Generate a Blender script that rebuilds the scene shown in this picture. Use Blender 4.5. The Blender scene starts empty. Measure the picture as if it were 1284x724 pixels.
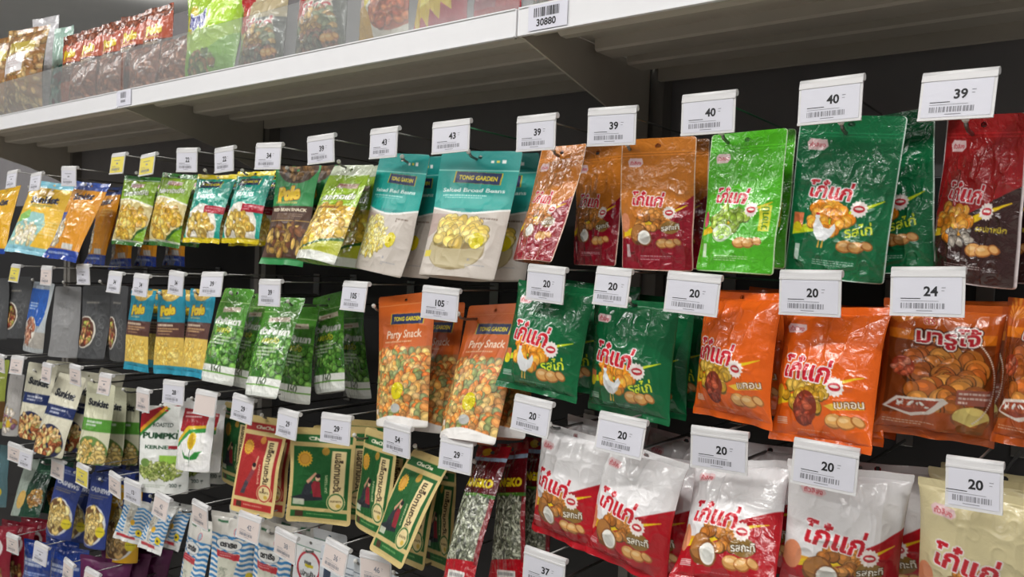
import bpy, bmesh, math, random
import numpy as np
from mathutils import Matrix, Vector

# ---------------------------------------------------------------- camera, world, lights, exposure
SC = bpy.context.scene
COL = SC.collection
f_px = 1021.7
cam_d = bpy.data.cameras.new('camera'); cam = bpy.data.objects.new('camera', cam_d); COL.objects.link(cam)
cam_d.sensor_width = 36.0; cam_d.lens = 36.0 * f_px / 1284.0
cam_d.clip_start = 0.02
_x = Vector((0.7834, 0.6203, 0.0380)); _y = Vector((-0.0497, 0.0015, 0.9988))
_b = Vector((0.6195, -0.7844, 0.0320))
cam.matrix_world = Matrix(((_x.x, _y.x, _b.x, 0.0), (_x.y, _y.y, _b.y, -1.371), (_x.z, _y.z, _b.z, 1.5), (0, 0, 0, 1)))
cam_d.dof.use_dof = True; cam_d.dof.focus_distance = 1.12; cam_d.dof.aperture_fstop = 15
SC.camera = cam
vs = SC.view_settings
vs.view_transform = 'Standard'; vs.look = 'None'; vs.gamma = 1.0; vs.use_curve_mapping = False
vs.exposure = -0.38
SC.cycles.use_denoising = True
SC.cycles.max_bounces = 6
SC.cycles.transparent_max_bounces = 12
SC.cycles.sample_clamp_indirect = 4.0
w = bpy.data.worlds.new('store_world'); SC.world = w; w.use_nodes = True
w.node_tree.nodes['Background'].inputs[0].default_value = (0.95, 0.98, 1.0, 1)
w.node_tree.nodes['Background'].inputs[1].default_value = 0.16

def lamp(name, loc, sx, sy, power, rot=(0, 0, 0), col=(1, 0.985, 0.96)):
    d = bpy.data.lights.new(name, 'AREA'); d.shape = 'RECTANGLE'; d.size = sx; d.size_y = sy
    d.energy = power; d.color = col
    o = bpy.data.objects.new(name, d); o.location = loc; o.rotation_euler = rot; COL.objects.link(o)
    return o
# rows of ceiling tubes over the aisle and the next aisle, plus added upward fill
for i, x in enumerate((-4.6, -3.1, -1.6, -0.1, 1.4)):
    lamp('ceiling_tube', (x, -1.55, 2.95), 1.25, 0.12, 24)
    lamp('added_ceiling_fill', (x, -1.55, 2.97), 1.25, 0.12, 7, (math.pi, 0, 0))  # up-facing fill lamp added to lighten the ceiling
for i, x in enumerate((-3.8, -1.6, 0.6)):
    lamp('ceiling_tube', (x, -3.6, 2.95), 1.25, 0.12, 27)
    lamp('added_ceiling_fill', (x, -3.6, 2.97), 1.25, 0.12, 7, (math.pi, 0, 0))  # same added fill, aimed up at the ceiling
for i, x in enumerate((-4.5, -2.5, -0.5)):
    lamp('next_aisle_tube', (x, 1.2, 2.95), 1.25, 0.12, 20)
    lamp('added_next_aisle_fill', (x, 1.2, 2.97), 1.25, 0.12, 7, (math.pi, 0, 0))  # added up-facing fill behind the shelving, brightens the ceiling

# ---------------------------------------------------------------- helpers
def srgb(h):
    if isinstance(h, str):
        h = h.lstrip('#'); c = np.array([int(h[i:i + 2], 16) for i in (0, 2, 4)], float) / 255
    else:
        c = np.array(h, float)
    return c
def lin(c):
    c = np.asarray(c, float)
    return np.where(c <= 0.04045, c / 12.92, ((np.maximum(c, 0) + 0.055) / 1.055) ** 2.4)

def plain(name, col, rough=0.5, metal=0.0, spec=0.5, noise=0.0, bump=0.0, bscale=200.0):
    m = bpy.data.materials.new(name); m.use_nodes = True
    nt = m.node_tree; p = nt.nodes['Principled BSDF']
    c = list(lin(srgb(col))) + [1]
    p.inputs['Base Color'].default_value = c
    p.inputs['Roughness'].default_value = rough; p.inputs['Metallic'].default_value = metal
    p.inputs['Specular IOR Level'].default_value = spec
    if noise or bump:
        tc = nt.nodes.new('ShaderNodeTexCoord'); nz = nt.nodes.new('ShaderNodeTexNoise')
        nz.inputs['Scale'].default_value = bscale; nz.inputs['Detail'].default_value = 4
        nt.links.new(tc.outputs['Object'], nz.inputs['Vector'])
        if noise:
            mx = nt.nodes.new('ShaderNodeMixRGB'); mx.blend_type = 'MULTIPLY'; mx.inputs[0].default_value = noise
            mx.inputs[1].default_value = c
            nt.links.new(nz.outputs['Fac'], mx.inputs[2]); nt.links.new(mx.outputs[0], p.inputs['Base Color'])
        if bump:
            bp = nt.nodes.new('ShaderNodeBump'); bp.inputs['Strength'].default_value = bump; bp.inputs['Distance'].default_value = 0.002
            nt.links.new(nz.outputs['Fac'], bp.inputs['Height']); nt.links.new(bp.outputs[0], p.inputs['Normal'])
    return m

def printed(name, rough, bump, bscale, spec=0.5, coat=0.0):
    """printed packaging film: ink colour from the mesh, crinkle from noise"""
    m = bpy.data.materials.new(name); m.use_nodes = True
    nt = m.node_tree; p = nt.nodes['Principled BSDF']
    at = nt.nodes.new('ShaderNodeAttribute'); at.attribute_name = 'ink'
    nt.links.new(at.outputs['Color'], p.inputs['Base Color'])
    p.inputs['Roughness'].default_value = rough; p.inputs['Specular IOR Level'].default_value = spec
    p.inputs['Coat Weight'].default_value = coat; p.inputs['Coat Roughness'].default_value = 0.12
    tc = nt.nodes.new('ShaderNodeTexCoord')
    nz = nt.nodes.new('ShaderNodeTexNoise'); nz.inputs['Scale'].default_value = bscale
    nz.inputs['Detail'].default_value = 3; nz.inputs['Distortion'].default_value = 0.6
    nt.links.new(tc.outputs['Object'], nz.inputs['Vector'])
    bp = nt.nodes.new('ShaderNodeBump'); bp.inputs['Strength'].default_value = bump; bp.inputs['Distance'].default_value = 0.004
    nt.links.new(nz.outputs['Fac'], bp.inputs['Height']); nt.links.new(bp.outputs[0], p.inputs['Normal'])
    if coat:
        nt.links.new(bp.outputs[0], p.inputs['Coat Normal'])
    return m

M = {}
M['foil'] = printed('printed_foil', 0.18, 0.6, 75, 0.6, 0.6)
M['film'] = printed('printed_film', 0.2, 0.45, 55, 0.5, 0.3)
M['matte'] = printed('printed_matte_film', 0.42, 0.25, 40, 0.5)
M['kraft'] = printed('printed_kraft_paper', 0.62, 0.3, 160, 0.3)
M['white_paint'] = plain('white_enamel', '#e6e6e9', 0.35, noise=0.05, bscale=30)
M['shelf_paint'] = plain('shelf_enamel', '#c4bdb2', 0.45, noise=0.15, bscale=25)
M['panel'] = plain('dark_grey_panel', '#8d8a8d', 0.6, noise=0.2, bscale=20)
M['shade_dark_panel'] = plain('shade_black_panel', '#262527', 0.6, noise=0.2, bscale=20)  # near-black colour holds the shade of the gaps between packets
M['post'] = plain('grey_post', '#77736e', 0.5)
M['wire'] = plain('zinc_wire', '#8a8987', 0.35, metal=0.9)
M['wire_green'] = plain('green_coated_wire', '#3c7a5a', 0.35)
M['tip'] = plain('white_plastic_tip', '#e8e6e2', 0.4)
M['tag'] = plain('white_tag_plastic', '#d9d8d9', 0.38, bump=0.05, bscale=90)
M['paper'] = plain('tag_paper', '#d6d6e0', 0.5)
M['paper_yellow'] = plain('yellow_tag_paper', '#e3d35a', 0.5)
M['paper_pink'] = plain('pinkish_tag_paper', '#ddd0cb', 0.5)  # warmer, pinkish paper tone
M['black_ink'] = plain('black_ink', '#1c1c20', 0.6)
M['grey_ink'] = plain('grey_ink', '#8a8a92', 0.6)
M['rail_paper'] = plain('barcode_sticker', '#d8d8e4', 0.5)
M['floor'] = plain('floor_tile', '#b9b5ac', 0.25, noise=0.2, bscale=3)
M['ceiling'] = plain('ceiling_board', '#dedddb', 0.8, noise=0.1, bscale=6)
def thin_clear(name, tint, ior, rough):
    m = bpy.data.materials.new(name); m.use_nodes = True
    nt = m.node_tree; nt.nodes.remove(nt.nodes['Principled BSDF'])
    out = nt.nodes['Material Output']
    t = nt.nodes.new('ShaderNodeBsdfTransparent'); t.inputs[0].default_value = tint
    g = nt.nodes.new('ShaderNodeBsdfGlossy'); g.inputs['Roughness'].default_value = rough
    lw = nt.nodes.new('ShaderNodeLayerWeight'); lw.inputs['Blend'].default_value = 0.5
    pw = nt.nodes.new('ShaderNodeMath'); pw.operation = 'POWER'; pw.inputs[1].default_value = 4.0
    fr = nt.nodes.new('ShaderNodeMath'); fr.operation = 'MULTIPLY_ADD'; fr.inputs[1].default_value = 0.85; fr.inputs[2].default_value = 0.045
    nt.links.new(lw.outputs['Facing'], pw.inputs[0]); nt.links.new(pw.outputs[0], fr.inputs[0])
    mx = nt.nodes.new('ShaderNodeMixShader')
    nt.links.new(fr.outputs[0], mx.inputs[0]); nt.links.new(t.outputs[0], mx.inputs[1]); nt.links.new(g.outputs[0], mx.inputs[2])
    df = nt.nodes.new('ShaderNodeBsdfDiffuse'); df.inputs[0].default_value = (0.85, 0.86, 0.86, 1)
    m2 = nt.nodes.new('ShaderNodeMixShader'); m2.inputs[0].default_value = 0.11      # white haze put in for reflected light as well as scratches
    nt.links.new(mx.outputs[0], m2.inputs[1]); nt.links.new(df.outputs[0], m2.inputs[2])
    nt.links.new(m2.outputs[0], out.inputs['Surface'])
    return m
M['acrylic'] = thin_clear('clear_acrylic', (0.93, 0.95, 0.95, 1), 1.5, 0.03)

def link_mesh(name, me, parent=None, mats=()):
    o = bpy.data.objects.new(name, me); COL.objects.link(o)
    for m in mats: me.materials.append(m)
    if parent is not None: o.parent = parent
    return o
def tag(o, label=None, cat=None, group=None, kind=None):
    if label: o['label'] = label
    if cat: o['category'] = cat
    if group: o['group'] = group
    if kind: o['kind'] = kind
    return o
def empty(name, loc, label=None, cat=None, group=None):
    o = bpy.data.objects.new(name, None); o.empty_display_size = 0.02; COL.objects.link(o); o.location = loc
    return tag(o, label, cat, group)

class MB:
    """collects simple solids into one mesh"""
    def __init__(s): s.bm = bmesh.new()
    def box(s, x0, x1, y0, y1, z0, z1, mi=0):
        vs_ = [s.bm.verts.new(p) for p in ((x0,y0,z0),(x1,y0,z0),(x1,y1,z0),(x0,y1,z0),(x0,y0,z1),(x1,y0,z1),(x1,y1,z1),(x0,y1,z1))]
        for q in ((0,3,2,1),(4,5,6,7),(0,1,5,4),(1,2,6,5),(2,3,7,6),(3,0,4,7)):
            fc = s.bm.faces.new([vs_[i] for i in q]); fc.material_index = mi
        return s
    def prism(s, pts, x0, x1, mi=0):
        """polygon in (y,z) extruded along x"""
        a = [s.bm.verts.new((x0, y, z)) for y, z in pts]; b = [s.bm.verts.new((x1, y, z)) for y, z in pts]
        n = len(pts)
        for fs in (a[::-1], b): s.bm.faces.new(fs).material_index = mi
        for i in range(n):
            s.bm.faces.new((a[i], a[(i+1) % n], b[(i+1) % n], b[i])).material_index = mi
        return s
    def tube(s, pts, r, n=8, mi=0):
        pts = [Vector(p) for p in pts]; rings = []
        for i, p in enumerate(pts):
            d = (pts[min(i+1, len(pts)-1)] - pts[max(i-1, 0)]).normalized()
            a = d.cross(Vector((0, 0, 1)) if abs(d.z) < 0.9 else Vector((1, 0, 0))).normalized(); b = d.cross(a)
            rings.append([s.bm.verts.new(p + r*(math.cos(2*math.pi*k/n)*a + math.sin(2*math.pi*k/n)*b)) for k in range(n)])
        for r0, r1 in zip(rings, rings[1:]):
            for k in range(n):
                fc = s.bm.faces.new((r0[k], r0[(k+1) % n], r1[(k+1) % n], r1[k])); fc.smooth = True; fc.material_index = mi
        s.bm.faces.new(rings[0][::-1]).material_index = mi; s.bm.faces.new(rings[-1]).material_index = mi
        return s
    def ball(s, c, r, mi=0):
        g = bmesh.ops.create_uvsphere(s.bm, u_segments=10, v_segments=6, radius=r, matrix=Matrix.Translation(c))
        for v in g['verts']:
            for fc in v.link_faces: fc.smooth = True; fc.material_index = mi
        return s
    def build(s, name, mats, parent=None, bevel=0.0):
        bmesh.ops.recalc_face_normals(s.bm, faces=s.bm.faces[:])
        if bevel: bmesh.ops.bevel(s.bm, geom=s.bm.edges[:], offset=bevel, segments=2, affect='EDGES', profile=0.6, clamp_overlap=True)
        me = bpy.data.meshes.new(name); s.bm.to_mesh(me); s.bm.free()
        return link_mesh(name, me, parent, mats if isinstance(mats, (list, tuple)) else [mats])

# ---------------------------------------------------------------- lettering
_TX = {}
def text_tris(sx, bold=0.0):
    key = (sx, bold)
    if key not in _TX:
        c = bpy.data.curves.new('lettering', 'FONT'); c.body = sx; c.resolution_u = 3; c.offset = bold
        o = bpy.data.objects.new('lettering', c); COL.objects.link(o)
        bpy.context.view_layer.update()
        ev = o.evaluated_get(bpy.context.evaluated_depsgraph_get()); me = ev.to_mesh()
        me.calc_loop_triangles()
        v = np.array([q.co[:2] for q in me.vertices]); t = np.array([list(q.vertices) for q in me.loop_triangles])
        ev.to_mesh_clear(); bpy.data.objects.remove(o); bpy.data.curves.remove(c)
        _TX[key] = (v, t)
    return _TX[key]
_MK = {}
def text_mask(sx, bold=0.02, res=44):
    key = (sx, bold)
    if key not in _MK:
        v, t = text_tris(sx, bold)
        lo, hi = v.min(0), v.max(0); p = (v - lo) * res + 3
        wd, ht = int((hi - lo)[0]*res) + 8, int((hi - lo)[1]*res) + 8
        g = np.zeros((ht, wd), bool)
        for tr in t:
            a, b, c = p[tr]
            x0, y0 = np.floor(np.minimum(np.minimum(a, b), c)).astype(int); x1, y1 = np.ceil(np.maximum(np.maximum(a, b), c)).astype(int) + 1
            yy, xx = np.mgrid[max(y0,0):min(y1,ht), max(x0,0):min(x1,wd)]
            e = lambda a, b: (b[0]-a[0])*(yy-a[1]) - (b[1]-a[1])*(xx-a[0])
            w0, w1, w2 = e(a, b), e(b, c), e(c, a)
            g[max(y0,0):min(y1,ht), max(x0,0):min(x1,wd)] |= ((w0 >= 0) & (w1 >= 0) & (w2 >= 0)) | ((w0 <= 0) & (w1 <= 0) & (w2 <= 0))
        _MK[key] = g[::-1]
    return _MK[key]

# ---------------------------------------------------------------- print canvas (mm, y down)
class CV:
    def __init__(s, W, H, px, bg):
        s.W, s.H, s.px = W, H, px
        s.nx, s.ny = int(round(W*px)), int(round(H*px))
        s.a = np.empty((s.ny, s.nx, 3)); s.a[:] = srgb(bg)
        s.Y, s.X = np.mgrid[0:s.ny, 0:s.nx]; s.X = (s.X + .5)/px; s.Y = (s.Y + .5)/px
        s.fx, s.fy = s.X/W, s.Y/H
    def box_(s, x0, y0, x1, y1):
        p = s.px
        return (slice(max(int(y0*p), 0), max(min(int(y1*p)+2, s.ny), 0)), slice(max(int(x0*p), 0), max(min(int(x1*p)+2, s.nx), 0)))
    def mask(s, m, c, al=1.0):
        s.a[m] = s.a[m]*(1-al) + srgb(c)*al
    def rect(s, x0, y0, x1, y1, c, al=1.0):      # fractions
        m = (s.fx >= x0) & (s.fx <= x1) & (s.fy >= y0) & (s.fy <= y1); s.mask(m, c, al)
    def below(s, fn, c):                          # area below a curve fy > fn(fx)
        s.mask(s.fy > fn(s.fx), c)
    def ell(s, cx, cy, rx, ry, c, rot=0.0, al=1.0):   # centre in fractions, radii in mm
        cx, cy = cx*s.W, cy*s.H; r = max(rx, ry)
        b = s.box_(cx-r, cy-r, cx+r, cy+r)
        dx, dy = s.X[b]-cx, s.Y[b]-cy
        if rot:
            k, q = math.cos(rot), math.sin(rot); dx, dy = dx*k+dy*q, -dx*q+dy*k
        m = (dx/rx)**2 + (dy/ry)**2 <= 1
        v = s.a[b]; v[m] = v[m]*(1-al) + srgb(c)*al
    def ring(s, cx, cy, r, t, c):
        b = s.box_(cx*s.W-r, cy*s.H-r, cx*s.W+r, cy*s.H+r)
        d = np.hypot(s.X[b]-cx*s.W, s.Y[b]-cy*s.H); v = s.a[b]; v[(d <= r) & (d >= r-t)] = srgb(c)
    def poly(s, pts, c, al=1.0):                  # fractions
        P = [(x*s.W, y*s.H) for x, y in pts]
        xs, ys = [p[0] for p in P], [p[1] for p in P]
        b = s.box_(min(xs), min(ys), max(xs), max(ys)); X, Y = s.X[b], s.Y[b]
        ins = np.zeros(X.shape, bool)
        for (ax, ay), (bx, by) in zip(P, P[1:]+P[:1]):
            if ay == by: continue
            ins ^= ((ay > Y) != (by > Y)) & (X < (bx-ax)*(Y-ay)/(by-ay)+ax)
        v = s.a[b]; v[ins] = v[ins]*(1-al) + srgb(c)*al
    def star(s, cx, cy, r, c, n=12, k=.72):
        q = r/s.W, r/s.H
        s.poly([(cx+q[0]*(1 if i % 2 else k)*math.cos(math.pi*i/n), cy+q[1]*(1 if i % 2 else k)*math.sin(math.pi*i/n)) for i in range(2*n)], c)
    def text(s, sx, cx, cy, w, c, h=None, rot=0.0, shear=0.0, ol=None, om=1.0, bold=0.02):   # w, h mm
        g = text_mask(sx, bold); mh, mw = g.shape
        if h is None: h = w*mh/mw
        cx, cy = cx*s.W, cy*s.H; r = math.hypot(w, h)/2 + 2 + abs(shear)*h
        b = s.box_(cx-r, cy-r, cx+r, cy+r); k, q = math.cos(rot), math.sin(rot)
        def smp(ox, oy):
            dx, dy = s.X[b]-cx+ox, s.Y[b]-cy+oy
            lx, ly = dx*k+dy*q, -dx*q+dy*k
            lx = lx + shear*ly
            iu = np.floor((lx/w+.5)*mw).astype(int); iv = np.floor((ly/h+.5)*mh).astype(int)
            ok = (iu >= 0) & (iu < mw) & (iv >= 0) & (iv < mh)
            return ok & g[np.clip(iv, 0, mh-1), np.clip(iu, 0, mw-1)]
        v = s.a[b]
        if ol:
            m = np.zeros(v.shape[:2], bool)
            for i in range(10):
                m |= smp(om*math.cos(i*.6283), om*math.sin(i*.6283))
            v[m] = srgb(ol)
        v[smp(0, 0)] = srgb(c)
    def lines(s, x0, y0, x1, n, c, pitch=2.2, th=0.9, seed=1, al=.8):   # rows of small print
        rg = np.random.default_rng(seed)
        for i in range(n):
            y = y0*s.H + i*pitch; x = x0*s.W; e = x1*s.W*(1 if i < n-1 else .8)
            while x < e:
                L = rg.uniform(2, 6)
                s.rect(x/s.W, y/s.H, min(x+L, e)/s.W, (y+th)/s.H, c, al); x += L + .8
    def barcode(s, x0, y0, x1, y1, seed=2):
        s.rect(x0, y0, x1, y1, '#e8e8e8'); rg = np.random.default_rng(seed); x = x0
        while x < x1:
            w_ = rg.uniform(.5, 1.4)/s.W; s.rect(x, y0, min(x+w_, x1), y1, '#303030'); x += w_ + rg.uniform(.6, 1.4)/s.W
    def nuts(s, cx, cy, ax, ay, n, rx, ry, cols, seed=1, dark=.5, sq=False, shape='e'):   # a printed photo of nuts in an ellipse (mm radii)
        rg = np.random.default_rng(seed); P = []
        for i in range(n):
            if sq: x, y = rg.uniform(-1, 1), rg.uniform(-1, 1)
            else:
                t = rg.uniform(0, 2*math.pi); r = math.sqrt(rg.uniform(0, 1)); x, y = r*math.cos(t), r*math.sin(t)
            P.append((cx + x*ax/s.W, cy + y*ay/s.H))
        P.sort(key=lambda p: p[1])
        for x, y in P:
            c = srgb(cols[rg.integers(len(cols))])*rg.uniform(.86, 1.08); c = np.clip(c, 0, 1); k = rg.uniform(.8, 1.2); r = rg.uniform(0, 3.14)
            a, b = rx*k, ry*k
            if shape == 'c':      # cashew crescent
                q0 = rg.uniform(0, 6.28)
                for ps, cc, gr in ((0, c*dark, 1.25), (1, c, 1.0), (2, np.clip(c*1.12, 0, 1), .45)):
                    for j in range(6):
                        t = q0 + j*.42
                        s.ell(x+a*math.cos(t)/s.W, y+a*math.sin(t)/s.H, b*gr, b*gr, cc)
            else:
                s.ell(x, y+.12*b/s.H, a*1.14, b*1.14, c*dark, r); s.ell(x, y, a, b, c, r)
                s.ell(x-.15*a/s.W, y-.25*b/s.H, a*.5, b*.42, np.clip(c*1.16+.03, 0, 1), r)
    def down(s, nu, nv):
        """average to a nu x nv vertex grid"""
        a = s.a; p = max(1, int(round(s.nx/nu)))
        iu = np.clip(((np.arange(nu)+.0)/(nu-1)*(s.nx-1)).round().astype(int), 0, s.nx-1)
        iv = np.clip(((np.arange(nv)+.0)/(nv-1)*(s.ny-1)).round().astype(int), 0, s.ny-1)
        acc = 0
        for oy in range(-1, 2):
            for ox in range(-1, 2):
                wt = (2-abs(ox))*(2-abs(oy))/16.0
                acc = acc + wt*a[np.clip(iv+oy, 0, s.ny-1)][:, np.clip(iu+ox, 0, s.nx-1)]
        return acc
# ---------------------------------------------------------------- the prints
WH, BK = '#f2f0ee', '#17161a'
def edge(c, col='#dfe3e0', mm=1.6, tb=False):
    m = (c.X < mm) | (c.X > c.W-mm)
    if tb: m |= (c.Y > c.H-mm)
    c.mask(m, col)
def peanut(c, x, y, k=1.0, rot=-.1):
    for dx, sc in ((-6, 1), (4, .92)):
        c.ell(x+dx*k/c.W, y, 8.5*k*sc, 6*k*sc, '#a8662f', rot)
        c.ell(x+dx*k/c.W, y-.5*k/c.H, 7.6*k*sc, 5.1*k*sc, '#dca45e', rot)
        c.ell(x+(dx-1.5)*k/c.W, y-1.6*k/c.H, 4*k, 1.8*k, '#ecc58b', rot)
    c.ell(x+13*k/c.W, y-2*k/c.H, 5.5*k, 4*k, '#a8662f', .5); c.ell(x+13*k/c.W, y-2.3*k/c.H, 4.2*k, 2.9*k, '#e0ac6c', .5)
def hen(c, x, y, k=1.0):
    W, H = c.W/k, c.H/k
    c.poly([(x-9/W, y-6/H), (x-7/W, y-14/H), (x-4/W, y-15/H), (x-3/W, y-11/H), (x+2/W, y-4/H), (x+8/W, y-3/H), (x+13/W, y-9/H), (x+15/W, y-4/H), (x+11/W, y+4/H), (x+4/W, y+10/H), (x-3/W, y+9/H), (x-8/W, y+2/H)], '#eef0f2')
    c.ell(x-5.3/W, y-14.5/H, 2.6*k, 2.6*k, '#eef0f2'); c.ell(x-5.3/W, y-17.5/H, 2.2*k, 1.4*k, '#d23a2c')
    c.poly([(x-8/W, y-14.5/H), (x-10.5/W, y-13.5/H), (x-8/W, y-13/H)], '#e8a832')
    for dx in (-1.5, 2.5): c.poly([(x+dx/W, y+9/H), (x+(dx+1)/W, y+9/H), (x+(dx+.6)/W, y+17/H), (x+(dx-1.6)/W, y+17/H)], '#e0b04a')
def coconut(c, x, y, k=1.0):
    c.ell(x-5*k/c.W, y-3*k/c.H, 13*k, 14*k, '#7d4a22'); c.ell(x-6*k/c.W, y-5*k/c.H, 11*k, 11*k, '#b0763c')
    c.ell(x+3*k/c.W, y+1*k/c.H, 10.5*k, 11*k, '#8a5528'); c.ell(x+3*k/c.W, y+1*k/c.H, 8.8*k, 9.4*k, '#f4f1ea'); c.ell(x+3.6*k/c.W, y+2*k/c.H, 6.2*k, 6.6*k, '#dcdcd6')
def burst(c, x, y, r):
    c.star(x, y, r, '#f4e9e4', 14, .82); c.ell(x, y, r*.62, r*.4, '#c22a35'); c.ell(x, y-.002, r*.45, r*.14, '#f4e9e4')
LOGO = 'โก๋แก่'
def kk_print(c, kind, pillow):
    k = c.W/118.0*1.22
    ly = .475 if pillow else .455; lw = c.W*(.56 if pillow else .48); lx = .40
    c.poly([(.10, .17), (.13, .145), (.29, .15), (.31, .19), (.27, .215), (.12, .215)], '#eac9cb')
    c.text('ถั่วลิสง', .205, .182, c.W*.16, '#c64a52')
    c.poly([(.05, .70), (.30, .655), (.92, .50), (.92, .506), (.40, .70), (.05, .745)], '#e9c520' if kind not in ('gr',) else '#cfdf2a')
    py = .655 if pillow else .625
    if kind == 'gr':
        c.nuts(.42, py, 20*k, 15*k, 40, 4.9*k, 4.5*k, ['#f09a28', '#e88a20', '#f6ac3c'], 3, .62)
        hen(c, .36, py+.085, k*.95); c.text('รสไก่', .72, py+.06, 27*k, '#d6e23a', rot=-.22, ol='#1c5a2c', om=.7)
        c.rect(.05, py-.02, .16, py+.075, '#d9774a'); c.ell(.10, py+.07, 5*k, 5*k, '#e9d62c')
    elif kind == 'lg':
        c.nuts(.42, py, 22*k, 15*k, 34, 4.9*k, 4.4*k, ['#8fae3a', '#7d9c30', '#a2bd4a'], 4, .5)
        c.ell(.36, py+.10, 13*k, 10*k, '#d8e6cf'); c.nuts(.36, py+.095, 10*k, 6*k, 14, 3*k, 2*k, ['#9ecb55', '#b6db70'], 5, .7)
        c.rect(.80, py-.10, .92, py+.08, '#d9d93a'); c.text('วาซาบิ', .86, py-.01, 26*k, '#3a7d1c', rot=-1.57)
        c.ell(.08, py, 4*k, 9*k, '#d0506a')
    elif kind in ('or', 'wh'):
        c.nuts(.45, py-.01, 22*k, 14*k, 36, 4.6*k, 4.3*k, ['#c07a32', '#b06a28', '#d69248'], 6, .5)
        coconut(c, .34, py+.115, k*.95)
        c.ell(.72, py+.045, 12*k, 8*k, '#8a6a33'); c.text('รสกะทิ', .72, py+.045, 24*k, '#f4f0e4', rot=-.12, ol='#4a3518', om=.8)
        c.ell(.07, py+.01, 7*k, 12*k, '#e0916a')
    elif kind == 'br':
        c.nuts(.34, py, 20*k, 17*k, 38, 4.8*k, 4.4*k, ['#e8962c', '#d97f20', '#f0aa48'], 7, .55)
        c.nuts(.45, py+.09, 18*k, 7*k, 18, 5*k, 2.6*k, ['#8d8378', '#b9b0a4', '#5d544c'], 8, .5)
        c.text('รสปลาหมึก', .76, py+.035, 30*k, '#d6c43a')
    elif kind == 'po':   # orange pillow, bacon
        c.nuts(.38, py, 21*k, 15*k, 36, 5*k, 4.2*k, ['#c79a2c', '#b4861f', '#dcb24a'], 9, .5)
        c.ell(.40, py+.10, 12*k, 15*k, '#7c2f1c', .3); c.nuts(.40, py+.10, 8*k, 11*k, 16, 4*k, 2.2*k, ['#a8442c', '#c05a3c', '#8a3420'], 10, .7)
        c.poly([(.60, py+.07), (.80, py+.02), (.94, py+.02), (.94, py+.06), (.68, py+.095)], '#e8bc3a'); c.text('เบคอน', .82, py+.045, 24*k, '#f2e6d0', rot=-.15, ol='#6a3414', om=.7)
        c.ell(.10, py-.01, 6*k, 6*k, '#e7b52c')
    c.text(LOGO, lx, ly, lw, '#c8202f', h=lw*.45, rot=.07 if not pillow else .10, shear=.12, ol='#f6eef0', om=1.05*k, bold=.03)
    burst(c, .70, py-.065, 8.5*k); peanut(c, .68 if kind != 'po' else .76, py+.165, k*1.02)
    if pillow:
        for i in range(4): c.rect(.07, .83+i*.013, .19, .837+i*.013, '#e9e6e2', .8)
        c.lines(.3, .90, .8, 1, WH, al=.4)
    else:
        c.rect(.10, .80, .15, .90, WH, .75); c.lines(.30, .885, .72, 3, WH, 2.6, .8, al=.75)
def pouch_top(c):
    for y in (.105, .125): c.rect(0, y, 1, y+.006, tuple(np.clip(c.a[int(.05*c.ny), c.nx//2]*1.18+.03, 0, 1)))
def P_kk_gr(c): pouch_top(c); kk_print(c, 'gr', 0); edge(c, '#c9dcd2', 1.5, True)
def P_kk_lg(c): pouch_top(c); kk_print(c, 'lg', 0); edge(c, '#d4e9c4', 1.2, True)
def P_kk_or(c):
    pouch_top(c); c.below(lambda x: .76-.28*np.clip((x-.3)/.7, 0, 1)-.05*x, '#8d1426'); kk_print(c, 'or', 0); edge(c, '#e8cdb8', 1.4, True)
def P_kk_br(c):
    pouch_top(c); c.below(lambda x: .70-.30*x**1.3, '#37201f'); kk_print(c, 'br', 0); edge(c, '#d9cfd0', 2.0, True)
def P_kkp_gr(c): kk_print(c, 'gr', 1)
def P_kkp_or(c): kk_print(c, 'po', 1)
def P_kkp_wh(c):
    c.mask(c.fy > .66-.02*c.fx, '#e4a632'); c.below(lambda x: .72-.34*x**1.25, '#b01522'); kk_print(c, 'wh', 1)
def P_kkp_cr(c):
    kk_print(c, 'or', 1)
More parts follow.
